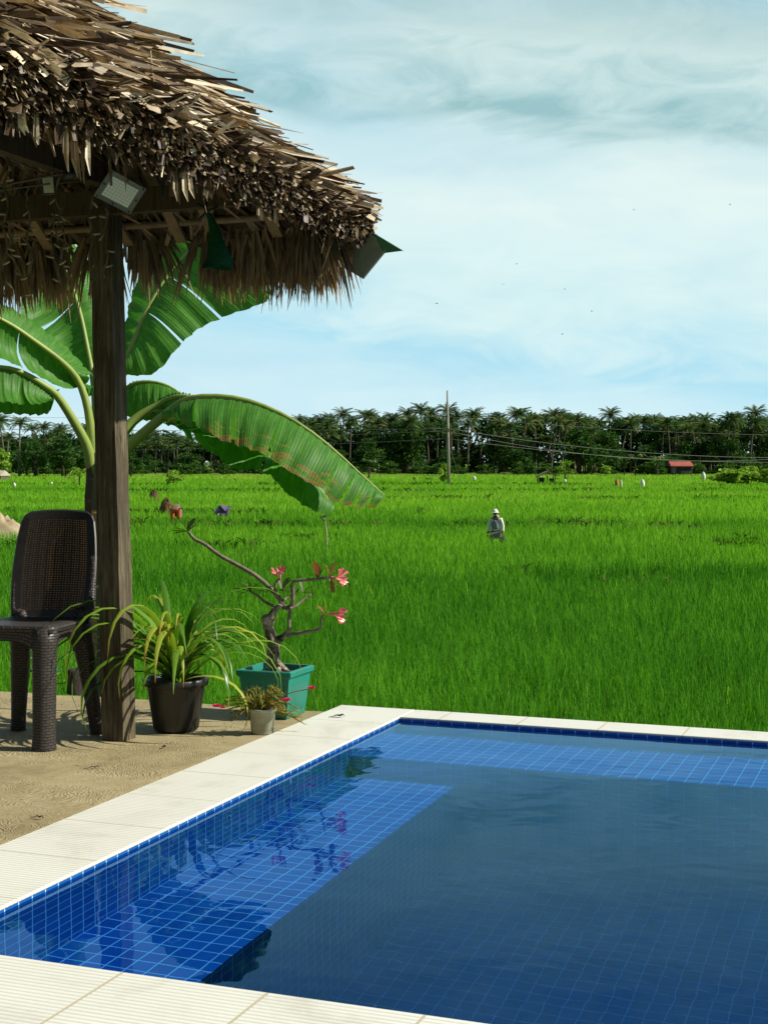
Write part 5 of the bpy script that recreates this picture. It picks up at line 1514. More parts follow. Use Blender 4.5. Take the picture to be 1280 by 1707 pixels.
def palm(x, ytop, Y, label, group, k=None, ybase=None):
    """palm whose crown top stands at the measured spot"""
    k = rt.randrange(5) if k is None else k
    tip = P(x, ytop, Y); H = tip.z - (SOIL + .4)
    sc = H / 15.4
    loc = Vector((tip.x, Y, SOIL + .4)); hs = 0.75 + .25 * sc
    s3 = (hs * 1.02, hs * 1.02, sc)
    if not proto_used[k]:
        r = protos[k]; proto_used[k] = True
        r.location = loc; r.rotation_euler = (0, 0, rt.uniform(0, 6.28)); r.scale = s3; r['label'] = label
        if group: r['group'] = group
        return r
    r = copy_thing(protos[k], loc, rt.uniform(0, 6.28), s3, label, group)
    if not group and 'group' in r: del r['group']
    return r
rt.seed(99)
GP = 'coconut palms of the wood behind the rice fields'
L1 = 'dark coconut palm crowded among others in the wood behind the rice fields'
# skyline of the wood as measured: x, y of the crown tops
sky_line = [(512, 690), (525, 694), (548, 684), (573, 676), (600, 678), (621, 680), (640, 688), (660, 684), (683, 675), (703, 668), (722, 674), (738, 668), (763, 679), (779, 676), (803, 683), (822, 684), (838, 683), (862, 676), (876, 675), (893, 683),
            (913, 677), (930, 679), (951, 685), (962, 688), (990, 690), (1009, 675), (1030, 690), (1048, 693), (1069, 687), (1087, 690), (1100, 692), (1122, 692), (1144, 688), (1163, 688), (1179, 686), (1232, 686), (1268, 690), (1283, 688),
            (240, 722), (262, 712), (285, 716), (310, 722), (335, 716), (360, 724), (390, 712), (415, 708), (440, 702), (465, 700), (490, 696), (72, 700), (112, 703), (150, 704), (178, 700), (205, 706), (-12, 690), (55, 702), (95, 708), (132, 706)]
for (x, y) in sky_line:
    palm(x + rt.uniform(-2, 2), y, rt.uniform(292, 312), L1, GP)
for k in range(195):
    x = rt.uniform(-40, 1320)
    y = rt.uniform(686, 726) if x > 500 else rt.uniform(716, 742)
    palm(x, y, rt.uniform(282, 318), L1, GP)
# palms that stand out
palm(1249, 672, 284, 'tallest coconut palm, far right, its crown above the neighbouring palms', None, 1)
palm(1212, 683, 281, 'coconut palm at the far right with a tall bare pale trunk seen to its foot', None, 0)
palm(1222, 686, 283, 'slightly leaning coconut palm just right of the bare pale trunked one', None, 3)
palm(8, 686, 236, 'large pale fronded coconut palm at the far left edge, its trunk bare', None, 2)
palm(32, 690, 240, 'coconut palm second from the left edge with a leaning pale trunk', None, 3)
palm(963, 684, 287, 'coconut palm with a clear pale trunk left of the big round broadleaf tree', None, 4)

def crown_leaves(mb, blobs, n, size, r_, tlo=0.0, thi=1.0, flat=.7):
    vs, fs, ts = [], [], []
    tot = sum(b[3] ** 2 for b in blobs)
    for (cx, cy_, cz, rad) in blobs:
        bt = r_.uniform(-.15, .15)
        for k in range(int(n * rad * rad / tot)):
            d = Vector((r_.gauss(0, 1), r_.gauss(0, 1), r_.gauss(0, 1))).normalized()
            rr_ = rad * (r_.random() ** .35) * (1 + .22 * mnoise.noise(d * 2.3 + Vector((cx, cy_, cz))))
            p = Vector((cx, cy_, cz)) + Vector((d.x, d.y, d.z * flat)) * rr_
            a = Vector((r_.gauss(0, 1), r_.gauss(0, 1), r_.gauss(0, .6))).normalized(); b = a.cross(Vector((r_.gauss(0, 1), r_.gauss(0, 1), r_.gauss(0, 1)))).normalized()
            s = size * r_.uniform(.6, 1.4); t = min(1, max(0, tlo + (thi - tlo) * r_.random() + bt)); q = len(vs)
            vs += [p - a * s, p + b * s * .45, p + a * s, p - b * s * .45]; fs.append((q, q + 1, q + 2, q + 3)); ts += [t] * 4
    mb.add(vs, fs, ts)
def tree_proto(seed, R_, H, n=2600, size=.32, mat=None, name='broadleaf_tree', lobes=12, tlo=0, thi=.9, zlo=.32):
    r_ = random.Random(seed); blobs = []
    for k in range(lobes):
        a = r_.uniform(0, 6.28); d = R_ * .72 * math.sqrt(r_.random()); z = H * r_.uniform(zlo, .80)
        blobs.append((math.cos(a) * d, math.sin(a) * d, z, R_ * r_.uniform(.30, .52)))
    blobs.append((0, 0, H * .8, R_ * .45))
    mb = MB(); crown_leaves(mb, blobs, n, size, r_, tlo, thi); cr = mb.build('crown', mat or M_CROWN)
    mb = MB(); tube(mb, [Vector((0, 0, 0)), Vector((.1, 0, H * .25)), Vector((0, .1, H * .5))], [R_ * .09, R_ * .07, R_ * .05], 8)
    for b in blobs[:6]:
        tube(mb, [Vector((.05, 0, H * .28)), Vector((b[0] * .5, b[1] * .5, H * .3 + (b[2] - H * .3) * .6)), Vector(b[:3])], [R_ * .045, R_ * .03, R_ * .012], 6)
    tr = mb.build('trunk', M_TRUNK, None, True)
    r = thing(name, 'x', 'tree', (0, 0, 0)); cr.parent = r; tr.parent = r
    return r
tp = [tree_proto(s, 4.5, 9.0) for s in (31, 32, 33)]
tused = [False] * 3
def tree(x, ytop, Y, wpx, label, group=None, k=None, base=SOIL + .4):
    k = rt.randrange(3) if k is None else k
    tip = P(x, ytop, Y); H = tip.z - base
    sx = wpx / FPX * Y / 2 / 4.5
    s3 = (sx, sx, H / 9.3); loc = (tip.x, Y, base)
    if not tused[k]:
        r = tp[k]; tused[k] = True; r.location = loc; r.scale = s3; r.rotation_euler = (0, 0, rt.uniform(0, 6)); r['label'] = label
        if group: r['group'] = group
        return r
    r = copy_thing(tp[k], loc, rt.uniform(0, 6.28), s3, label, group)
    if not group and 'group' in r: del r['group']
    return r
GT = 'broadleaf trees in the wood behind the fields'; L2 = 'dark broadleaf tree filling in below the coconut palms'
tree(965, 704, 276, 104, 'big round dark broadleaf tree, the largest, in the middle of the palm wood', None, 0)
tree(1005, 712, 279, 60, 'dark round broadleaf tree joined to the right of the biggest one', None, 1)
tree(678, 700, 284, 76, 'wide dark broadleaf tree below the palms left of the utility pole', None, 1)
tree(640, 722, 284, 60, 'lower dark broadleaf tree left of the wide one by the utility pole', None, 2)
tree(105, 722, 238, 70, 'sunlit broadleaf tree on the left between palms and hut post', None, 0)
tree(58, 726, 240, 50, 'sunlit broadleaf tree right of the leaning left palm', None, 2)
tree(140, 735, 243, 46, 'broadleaf tree just left of the hut post', None, 1)
for k in range(46):
    x = rt.uniform(-60, 1340) 
    Y = rt.uniform(276, 290) if x > 230 else rt.uniform(240, 262)
    tree(x, rt.uniform(718, 764) if x > 500 else rt.uniform(734, 766) if x > 230 else rt.uniform(738, 762), Y, rt.uniform(36, 70), L2, GT)
# bushes along the foot of the wood
bp_ = tree_proto(41, 1.0, 1.7, 600, .15, M_CROWN, 'bush', 12, .2, 1.0, .12)
bp2 = tree_proto(42, 1.0, 1.7, 1100, .15, M_BRIGHT, 'bush', 14, .55, 1.0, .10)
def bush(proto, x, ytop, ybase, Y, wpx, label, group=None, first=[True, True], base=None):
    i = 0 if proto is bp_ else 1
    b = P(x, ybase, Y); tip = P(x, ytop, Y); H = (tip.z - b.z); sx = wpx / FPX * Y / 2
    loc = (b.x, Y, b.z)
    s3 = (sx, sx, H / 1.78)
    if first[i]:
        first[i] = False; r = proto; r.location = loc; r.scale = s3; r['label'] = label; r['category'] = 'bush'
        if group: r['group'] = group
    else:
        r = copy_thing(proto, loc, rt.uniform(0, 6.28), s3, label, group); r['category'] = 'bush'
        if not group and 'group' in r: del r['group']
    return r
for k in range(74):
    x = rt.uniform(-30, 1320)
    bush(bp_, x, rt.uniform(764, 779), 790, rt.uniform(262, 274), rt.uniform(20, 44), 'low dark bush along the foot of the palm wood', 'bushes along the foot of the wood')
bush(bp2, 1212, 779, 806, 150, 62, 'leftmost rounded clump of the bright green hedge at the right edge')
bush(bp2, 1246, 775, 806, 152, 62, 'middle clump of the bright green hedge at the right edge')
bush(bp2, 1282, 779, 806, 150, 62, 'clump of the bright green hedge cut by the right edge')
bush(bp2, 290, 782, 805, 152, 36, 'small bright green bush standing alone right of the hut post')
bush(bp2, 1010, 775, 790, 255, 20, 'small light green bush below the biggest broadleaf tree')
bush(bp2, 740, 771, 803, 168, 22, 'light green sapling bush left beside the utility pole foot')
bush(bp2, 1, 745, 792, 230, 40, 'light green bush at the left edge under the palms')
tp.append(tree_proto(51, 1.6, 4.0, 420, .16, M_BRIGHT, 'young_tree', 7, .1, .9)); tused.append(False)
r = tree(942, 762, 178, 34, 'slender young bright green tree standing before the wood beside the small shelter', None, 3, P(942, 802, 178).z)
r.scale = (r.scale.x * 2.7, r.scale.y * 2.7, (P(942, 762, 178).z - P(942, 802, 178).z) / 4.1)
# small bright palm-like plant beside the post
mb = MB(); rt.seed(8); bpt = P(133, 803, 140)
for k in range(17):
    frond(mb, Vector((0, 0, .5)), k * 2.4, 1.3 - 1.1 * k / 17, 1.9, 1.1, rt.uniform(.2, 1), 8, .12)
cr = mb.build('crown', M_BRIGHT); mb = MB(); tube(mb, [Vector((0, 0, -.3)), Vector((.02, 0, .6))], [.08, .07], 8); tr = mb.build('trunk', M_TRUNK)
r = thing('young_palm', 'young bright yellow green palm in the field left of the hut post', 'palm tree', tuple(bpt)); cr.parent = r; tr.parent = r
# banana clumps before the wood
def banana_clump(x, ybase, ytop, Y, label):
    b = P(x, ybase, Y); H = P(x, ytop, Y).z - b.z; mb = MB()
    for k in range(11):
        az = k * 2.4; d = Vector((math.cos(az), math.sin(az), 0)); s_ = Vector((-d.y, d.x, 0))
        z0 = H * .45; L = H * rt.uniform(.5, .7)
        pts = [Vector((0, 0, z0)), Vector((0, 0, z0)) + d * L * .25 + Vector((0, 0, L * .55)), Vector((0, 0, z0)) + d * L * .6 + Vector((0, 0, L * .7)), Vector((0, 0, z0)) + d * L * .95 + Vector((0, 0, L * .45))]
        ribbon(mb, pts, [.1, .45, .5, .06], s_, -.3, rt.uniform(.2, .9))
    cr = mb.build('crown', M_BRIGHT if rt.random() < .4 else M_PALM); mb = MB(); tube(mb, [Vector((0, 0, -.4)), Vector((0, 0, H * .5))], [.14, .1], 7); tr = mb.build('trunk', M_TRUNK)
    r = thing('banana_clump', label, 'banana plant', tuple(b)); cr.parent = r; tr.parent = r
banana_clump(1058, 790, 752, 258, 'banana clump standing before the wood left of the red roofed house')
banana_clump(1040, 790, 758, 259, 'smaller banana clump next to the big one left of the red roofed house')
banana_clump(1095, 790, 756, 257, 'banana clump touching the left side of the red roofed house')
banana_clump(615, 792, 762, 200, 'thin leaved banana clump behind the tip of the big banana leaf')
# depth of the wood: a thicket too dense to count
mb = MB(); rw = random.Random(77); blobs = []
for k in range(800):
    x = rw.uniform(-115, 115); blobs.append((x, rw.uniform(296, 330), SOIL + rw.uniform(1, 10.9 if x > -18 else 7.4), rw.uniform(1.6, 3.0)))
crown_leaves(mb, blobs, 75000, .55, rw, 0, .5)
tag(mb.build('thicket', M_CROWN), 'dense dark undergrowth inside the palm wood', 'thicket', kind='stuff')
# ------------------------------------------------------------------ utility pole and wires
YPOLE = 166.0
M_POLE = plain('grey_concrete_pole', (0.36, 0.34, 0.29), .85, (0.25, 0.24, 0.2), 1.0, spec=.2)
M_WIRE = plain('power_wire', (0.20, 0.20, 0.17), .6, (0.14, 0.14, 0.12), 3)
up_ = thing('utility_pole', 'tall slim concrete utility pole standing in the rice before the wood', 'utility pole', (P(747, 803, YPOLE).x, YPOLE, SOIL))
base, tip = Vector((P(748, 803, YPOLE).x, YPOLE, SOIL - .2)), P(745.5, 651, YPOLE)
mb = MB(); tube(mb, [base, base.lerp(tip, .5), tip], [.19, .15, .10], 12); a1 = mb.build('pole', M_POLE, None, True)
pp_ = [a1]
att = {}
for (x, y) in ((746, 714), (746, 718), (746.5, 731), (745.7, 694)):
    p = P(x, y, YPOLE); mb = MB(); tube(mb, [p, p + Vector((0, -.25, 0)), p + Vector((0, -.42, .02))], [.05, .09, .03], 8); pp_.append(mb.build('insulator', M_BLACK, None, True))
p = P(746, 716, YPOLE)
mb = MB(); beam(mb, p + Vector((-.55, -.13, .05)), p + Vector((.55, -.13, .05)), .10, .10); pp_.append(mb.build('crossarm', M_POLE))
put(up_, *pp_)
def wire(p, q, sag, r, label, g='power lines'):
    mb = MB(); pts = []
    for i in range(25):
        t = i / 24; pts.append(p.lerp(q, t) + Vector((0, 0, -sag * 4 * t * (1 - t))))
    tube(mb, pts, r, 5); o = mb.build('power_line', M_WIRE, None, True); tag(o, label, 'power line', g)
far_l = lambda y, Y=172: P(-160, y, Y)
wire(P(746, 714, YPOLE), far_l(712), .35, .030, 'upper wire of the close pair running left from the utility pole')
wire(P(746, 718, YPOLE), far_l(730), .5, .030, 'lower wire of the close pair running left from the utility pole')
wire(P(746.5, 731, YPOLE), far_l(752), .5, .030, 'lowest wire running left from the utility pole')
wire(P(745.7, 694, YPOLE), far_l(694), .2, .016, 'thin top wire running left from the utility pole')
wire(P(746, 714, YPOLE), P(1420, 760, 182), 1.3, .026, 'upper wire sagging right from the utility pole')
wire(P(746.5, 731, YPOLE), P(1420, 768, 182), 1.1, .024, 'lower wire sagging right from the utility pole')
wire(P(746.5, 719, YPOLE), P(1420, 752, 186), 2.2, .020, 'thin middle wire sagging right from the utility pole')
wire(P(745.7, 694, YPOLE), P(1420, 726, 182), .6, .014, 'thin top wire running right from the utility pole')
wire(P(746, 736, YPOLE), Vector((P(715, 790, 170).x, 170, SOIL + .2)), 0, .03, 'guy wire slanting down left from the utility pole', 'guy wires')
wire(P(746, 736, YPOLE), Vector((P(770, 788, 170).x, 170, SOIL + .2)), 0, .03, 'guy wire slanting down right from the utility pole', 'guy wires')

# ------------------------------------------------------------------ farm workers
M_SKIN = plain('tanned_skin', (0.20, 0.11, 0.065), .6)
M_WHITE = plain('white_cloth', (0.72, 0.72, 0.66), .85, (0.6, 0.6, 0.56), 9)
M_GREYC = plain('grey_shirt', (0.11, 0.14, 0.18), .85, (0.2, 0.24, 0.28), 14)
M_TROU = plain('grey_trousers', (0.13, 0.13, 0.125), .85, (0.2, 0.2, 0.19), 9)
M_DARKC = plain('dark_cloth', (0.015, 0.015, 0.02), .8)
def skin(name, joints, edges, mat, root_i=0, sub=2):
    me = bpy.data.meshes.new(name); me.from_pydata([j[0] for j in joints], edges, []); me.materials.append(mat)
    o = bpy.data.objects.new(name, me); COL.objects.link(o)
    md = o.modifiers.new('skin', 'SKIN'); md.use_smooth_shade = True
    for i, j in enumerate(joints):
        r_ = j[1]; me.skin_vertices[0].data[i].radius = r_ if hasattr(r_, '__len__') else (r_, r_)
        me.skin_vertices[0].data[i].use_root = (i == root_i)
    s = o.modifiers.new('sub', 'SUBSURF'); s.levels = sub; s.render_levels = sub
    return o
def dome(mb, c, rx, ry, rz, brim=0, n=20, tint=.5):
    prof = [(1.0 + brim, -.02 - brim * .25), (1.0, 0)] + [(math.cos(t), math.sin(t)) for t in np.linspace(.2, 1.5, 6)] if brim else [(1.0, -.35), (1.0, 0)] + [(math.cos(t), math.sin(t)) for t in np.linspace(.2, 1.5, 6)]
    vs = []
    for (r_, z) in prof:
        for k in range(n):
            t = 6.2832 * k / n; vs.append(Vector(c) + Vector((rx * r_ * math.cos(t), ry * r_ * math.sin(t), rz * z)))
    fs = [(i * n + k, i * n + (k + 1) % n, (i + 1) * n + (k + 1) % n, (i + 1) * n + k) for i in range(len(prof) - 1) for k in range(n)]
    fs.append(tuple((len(prof) - 1) * n + k for k in range(n)))
    mb.add(vs, fs, tint)
YF = 46.5
ft = Vector((P(826, 893, YF).x, YF, SOIL)); V_ = Vector
man = thing('person', 'farm worker in white hat and pale shirt wading through rice with a dark bag', 'person', tuple(ft))
# local: facing the viewer and a little left; x right, y away
J = [((0, 0, .86), .145), ((0, .01, 1.05), (.155, .115)), ((0, .01, 1.26), (.175, .12)), ((0, 0, 1.37), (.12, .09)), ((0, -.02, 1.44), .055), ((-.01, -.05, 1.50), .075), ((-.01, -.05, 1.60), .085),
     ((-.19, 0, 1.33), .062), ((-.25, .02, 1.08), .050), ((-.29, -.03, .86), .036), ((-.30, -.06, .78), (.02, .034)),
     ((.19, 0, 1.33), .062), ((.26, .03, 1.08), .050), ((.27, -.02, .86), .036), ((.27, -.05, .78), (.02, .034)),
     ((-.10, 0, .78), .095), ((-.12, -.05, .45), .07), ((-.12, .02, .10), .05), ((-.12, -.12, .03), .04),
     ((.10, 0, .78), .095), ((.12, .04, .45), .07), ((.13, .10, .10), .05), ((.13, -.03, .03), .04)]
Eg = [(0, 1), (1, 2), (2, 3), (3, 4), (4, 5), (5, 6), (3, 7), (7, 8), (8, 9), (9, 10), (3, 11), (11, 12), (12, 13), (13, 14), (0, 15), (15, 16), (16, 17), (17, 18), (0, 19), (19, 20), (20, 21), (21, 22)]
mp_ = []
o = skin('body', J, Eg, M_SKIN); mp_.append(o)
grow = lambda r_, g: tuple(a + g for a in (r_ if hasattr(r_, '__len__') else (r_, r_)))
# fingers
mb = MB()
for (hx, sx) in ((-.30, -1), (.27, 1)):
    for k in range(4):
        b = V_((hx + (k - 1.5) * .006 * sx, -.05 - (k - 1.5) * .018, .75)); tube(mb, [b, b + V_((.004 * sx, -.006, -.04)), b + V_((-.008 * sx, -.01, -.07 + .006 * abs(k - 1)))], [.0095, .009, .007], 6)
    b = V_((hx - .012 * sx, -.095, .79)); tube(mb, [b, b + V_((-.012 * sx, -.022, -.025)), b + V_((-.014 * sx, -.026, -.05))], [.011, .010, .008], 6)
mp_.append(mb.build('fingers', M_SKIN, None, True))
mb = MB()
for sx in (-1, 1):
    tube(mb, [V_((-.01 + sx * .03, -.128, 1.585)), V_((-.01 + sx * .03, -.135, 1.585))], [.012, .006], 8)
mp_.append(mb.build('eyes', M_DARKC)); mb = MB()
tube(mb, [V_((-.01, -.125, 1.585)), V_((-.01, -.15, 1.55)), V_((-.01, -.128, 1.54))], [.010, .016, .008], 8); mp_.append(mb.build('nose', M_SKIN, None, True))
sh = [0, 1, 2, 3, 7, 8, 9, 11, 12, 13]; mapi = {v: i for i, v in enumerate(sh)}
JS = [(J[i][0], grow(J[i][1], .022)) for i in sh]; JS[0] = ((0, 0, .84), (.185, .14))
mp_.append(skin('shirt', JS, [(mapi[a], mapi[b]) for a, b in Eg if a in mapi and b in mapi], M_WHITE))
mp_.append(skin('vest', [((0, -.03, .93), (.165, .13)), ((0, -.03, 1.06), (.165, .13)), ((-.01, -.03, 1.24), (.15, .13)), ((-.01, -.02, 1.32), (.10, .10))], [(0, 1), (1, 2), (2, 3)], M_GREYC))
tq = [0, 15, 16, 17, 19, 20, 21]; mapi = {v: i for i, v in enumerate(tq)}
mp_.append(skin('trousers', [(J[i][0], grow(J[i][1], .025)) for i in tq], [(mapi[a], mapi[b]) for a, b in Eg if a in mapi and b in mapi], M_TROU))
mb = MB(); dome(mb, (-.01, -.05, 1.60), .112, .118, .12, .42); h1 = mb.build('hat', M_WHITE, None, True); mp_.append(h1)
mp_.append(skin('neck_cloth', [((.05, .06, 1.50), (.075, .05)), ((.08, .07, 1.38), (.10, .04))], [(0, 1)], M_WHITE))
for o in mp_: o.parent = man
man.rotation_euler = (0, 0, R(-18)); man.scale = (.86, .86, .86)
bag = thing('carry_bag', 'dark round bag hanging from the hand of the wading farm worker', 'bag', tuple(ft + V_((.205, -.13, .50))))
mb = MB(); lathe(mb, (0, 0, 0), [(0, -.16), (.09, -.15), (.13, -.06), (.12, .04), (.07, .09), (.03, .10)], 18); b1 = mb.build('sack', M_DARKC, None, True)
mb = MB(); tube(mb, [V_((-.05, 0, .08)), V_((-.02, 0, .155)), V_((.02, 0, .155)), V_((.05, 0, .08))], .008, 6); b2 = mb.build('handle', M_DARKC, None, True)
b1.parent = bag; b2.parent = bag; bag.scale = (.86, .86, .86)

def bender(x, ytop, Y, face, mats, label, hat):
    """a worker doubled over the rice: hips high, back level, arms reaching down"""
    rt_ = P(x, ytop, Y); f = V_((rt_.x, Y, SOIL))
    hipz = rt_.z - SOIL - .14
    k = hipz / .92
    J = [((0, 0, .92 * k), .15), ((.02, .20, .93 * k), (.15, .12)), ((.03, .40, .86 * k), (.16, .11)), ((.03, .48, .80 * k), .06), ((.03, .58, .72 * k), .085), ((.03, .66, .66 * k), .08),
         ((-.16, .42, .74 * k), .055), ((-.15, .46, .50 * k), .045), ((-.10, .50, .30 * k), .03), ((.22, .42, .74 * k), .055), ((.20, .46, .5 * k), .045), ((.14, .52, .3 * k), .03),
         ((-.11, 0, .82 * k), .10), ((-.13, .0, .45 * k), .07), ((-.13, .05, .06), .045), ((.12, 0, .82 * k), .10), ((.15, .02, .45 * k), .07), ((.15, .06, .06), .045)]
    Eg = [(0, 1), (1, 2), (2, 3), (3, 4), (4, 5), (2, 6), (6, 7), (7, 8), (2, 9), (9, 10), (10, 11), (0, 12), (12, 13), (13, 14), (0, 15), (15, 16), (16, 17)]
    r = thing('person', label, 'person', tuple(f)); r.rotation_euler = (0, 0, face)
    ps = [skin('body', J, Eg, M_SKIN)]
    s1_ = [1, 2, 6, 7, 9, 10]; mi = {v: i for i, v in enumerate(s1_)}
    ps.append(skin('shirt', [(J[i][0], grow(J[i][1], .025)) for i in s1_], [(mi[a], mi[b]) for a, b in Eg if a in mi and b in mi], mats[0]))
    s2_ = [0, 12, 13, 15, 16]; mi = {v: i for i, v in enumerate(s2_)}
    ps.append(skin('trousers', [(J[i][0], grow(J[i][1], .03)) for i in s2_], [(mi[a], mi[b]) for a, b in Eg if a in mi and b in mi], mats[1]))
    mb = MB(); dome(mb, (0, 0, 0), .13, .13, .12, .35); h = mb.build('hat', hat, None, True); h.location = (.03, .66, .68 * k); h.rotation_euler = (R(-75), 0, 0); ps.append(h)
    mb = MB()
    for (hx, hy) in ((-.10, .50), (.14, .52)):
        for q in range(4):
            b = V_((hx + (q - 1.5) * .018, hy, .28 * k)); tube(mb, [b, b + V_((0, .01, -.04)), b + V_((0, -.005, -.07))], [.009, .008, .006], 5)
    ps.append(mb.build('fingers', M_SKIN, None, True))
    for o in ps: o.parent = r
bender(293, 838, 61.0, R(8), (plain('blue_shirt', (0.05, 0.16, 0.42), .85), plain('red_trousers', (0.55, 0.06, 0.02), .85, (0.50, 0.20, 0.02), 5)), 'farm worker in red trousers and blue shirt bent over the rice, seen from behind', M_DARKC)
bender(374, 839, 66.0, R(35), (plain('purple_shirt', (0.30, 0.20, 0.55), .85, (0.4, 0.32, 0.62), 6), plain('dark_violet_trousers', (0.10, 0.075, 0.17), .85)), 'farm worker in purple shirt bent low in the rice, right of the red trousered one', plain('violet_hat', (0.35, 0.27, 0.5), .8))

# ------------------------------------------------------------------ heaps, scarecrows, shelter, house, birds
def heap(name, x0, x1, ytop, ybase, Y, mat, label, cat, seed, straws=0, smat=None):
    a, b = P(x0, ybase, Y), P(x1, ybase, Y); c = (a + b) / 2; rx = (b - a).length / 2; h = P((x0 + x1) / 2, ytop, Y).z - SOIL
    mb = MB(); n = 28; m_ = 9; vs = []; zg = max(SOIL, (a.z + b.z) / 2 - .12); h = h - (zg - SOIL)
    for i in range(m_ + 1):
        t = min(1, i / (m_ - 1)) if i < m_ else 1.5
        for k in range(n):
            th = 6.2832 * k / n; q = V_((math.cos(th) * t * 2, math.sin(th) * t * 2, seed))
            rr_ = rx * t * (1 + .18 * mnoise.noise(q * 1.3)); z = h * (1 - t ** 2.4) * (.88 + .45 * mnoise.noise(q * 2.1 + V_((seed, 0, 0)))) if t <= 1 else SOIL - zg
            vs.append((c.x + rr_ * math.cos(th), Y + rr_ * math.sin(th) * .8, zg + z))
    mb.add(vs, [(i * n + k, (i + 1) * n + k, (i + 1) * n + (k + 1) % n, i * n + (k + 1) % n) for i in range(m_) for k in range(n)])
    r_ = random.Random(int(seed * 10))
    for k in range(straws):
        th = r_.uniform(0, 6.28); t = r_.random() ** .7; p = V_((c.x + rx * t * math.cos(th), Y + rx * t * math.sin(th) * .8, zg + h * (1 - t ** 1.7) * 1.0))
        d = V_((r_.gauss(0, 1), r_.gauss(0, 1), r_.uniform(0, .9))).normalized() * rx * r_.uniform(.2, .5)
        ribbon(mb, [p - d * .3, p, p + d * .5, p + d + V_((0, 0, -.05))], [rx * .03, rx * .05, rx * .04, .005], frame_of(d)[0], .3, r_.random())
    o = mb.build(name, mat, None, not straws); tag(o, label, cat); return o
M_HAY = leafmat('dead_straw', [(0, (0.03, 0.022, 0.012)), (.5, (0.13, 0.09, 0.045)), (1, (0.36, 0.27, 0.14))], .1)
heap('straw_heap', 266, 289, 831, 845, 71, M_HAY, 'brown heap of dead straw left behind the red trousered worker', 'straw heap', 1.3, 260)
heap('straw_heap', 248, 265, 817, 826, 100, M_HAY, 'small pale straw heap farther off, just right of the hut post', 'straw heap', 4.1, 160)
M_SAND = plain('pale_dug_earth', (0.48, 0.40, 0.27), .95, (0.24, 0.18, 0.10), 1.6, .8, spec=.1)
heap('earth_mound', -34, 44, 859, 884, 50, M_SAND, 'pale mound of dug earth in the rice at the left edge behind the chair', 'mound', 7.7)
def scarecrow(x, ytop, ybase, Y, mat, wpx, label):
    b = P(x, ybase, Y); h = P(x, ytop, Y).z - b.z; w = wpx / FPX * Y / 2
    r = thing('scarecrow', label, 'scarecrow', (b.x, Y, SOIL))
    z0 = b.z - SOIL; mb = MB(); tube(mb, [V_((0, 0, 0)), V_((.02, 0, z0 + h * .97))], [.035, .025], 6); s1_ = mb.build('stick', M_TRUNK)
    mb = MB(); n = 14; vs = []; prof = [(.55, 0), (.9, .25), (1, .5), (.75, .72), (.4, .88), (.08, 1.0)]
    for (rr_, z) in prof:
        for k in range(n):
            t = 6.2832 * k / n; vs.append((w * rr_ * math.cos(t) * (1 + .2 * math.sin(3 * t)) + w * .3 * (1 - z) , w * rr_ * math.sin(t) * .6, z0 + h * z))
    mb.add(vs, [(i * n + k, i * n + (k + 1) % n, (i + 1) * n + (k + 1) % n, (i + 1) * n + k) for i in range(5) for k in range(n)])
    s2_ = mb.build('rag', mat, None, True); s1_.parent = r; s2_.parent = r
M_ORNG = plain('faded_orange_cloth', (0.42, 0.17, 0.06), .9, (0.3, 0.11, 0.04), 4)
scarecrow(1070, 798, 812, 140, M_WHITE, 7, 'white rag on a stick in the far rice, right of the orange one')
scarecrow(1027, 797, 812, 141, M_ORNG, 6, 'faded orange rag on a stick in the far rice')
scarecrow(1034.5, 799, 812, 142, plain('cream_cloth', (0.6, 0.55, 0.4), .9), 4, 'thin cream rag on a stick close beside the orange one')
scarecrow(1171.5, 786, 799, 165, M_WHITE, 7, 'white rag on a stick just left of the bright hedge')
scarecrow(790, 793, 800, 175, M_WHITE, 5, 'white rag low in the rice right of the utility pole')
scarecrow(24, 804, 811, 120, M_WHITE, 5, 'small white rag in the rice at the far left')
scarecrow(86, 803, 807, 150, M_WHITE, 4, 'tiny white rag in the far rice left of the young palm')
scarecrow(941, 798, 804, 160, M_WHITE, 4, 'tiny white rag at the foot of the slender young tree')
# thatched field shelter
Ys = 170.0
b0 = P(910, 803, Ys); r = thing('field_shelter', 'low thatched field shelter on poles in the distant rice', 'shelter', (b0.x, Ys, SOIL))
zb = b0.z - SOIL; mb = MB(); w = 1.1; h = 18 / FPX * Ys
mb.add([V_(p) for p in [(-w * 1.1, -.9, zb + h * .55), (w * .1, -.9, zb + h), (w * 1.15, -.9, zb + h * .62), (-w * 1.1, .9, zb + h * .55), (w * .1, .9, zb + h), (w * 1.15, .9, zb + h * .62),
        (-w * 1.05, -.9, zb + h * .45), (w * .1, -.9, zb + h * .88), (w * 1.1, -.9, zb + h * .52), (-w * 1.05, .9, zb + h * .45), (w * .1, .9, zb + h * .88), (w * 1.1, .9, zb + h * .52)]],
       [(0, 1, 4, 3), (1, 2, 5, 4), (9, 10, 7, 6), (10, 11, 8, 7), (0, 6, 7, 1), (1, 7, 8, 2), (3, 4, 10, 9), (4, 5, 11, 10), (0, 3, 9, 6), (2, 8, 11, 5)], .55)
o = mb.build('roof', plain('grey_thatch', (0.22, 0.17, 0.10), .95, (0.13, 0.10, 0.06), 3)); o.parent = r
for (x, y) in ((-.95, -.8), (.95, -.8), (-.95, .8), (.95, .8), (.1, 0)):
    mb = MB(); tube(mb, [V_((x, y, -.1)), V_((x, y, zb + h * .58))], .06, 6); o = mb.build('post', M_TRUNK); o.parent = r
mb = MB(); obox(mb, (-.55, 0, zb + .2), (.32, 0, 0), (0, .4, 0), (0, 0, .28)); o = mb.build('bundle', M_DARKC); o.parent = r
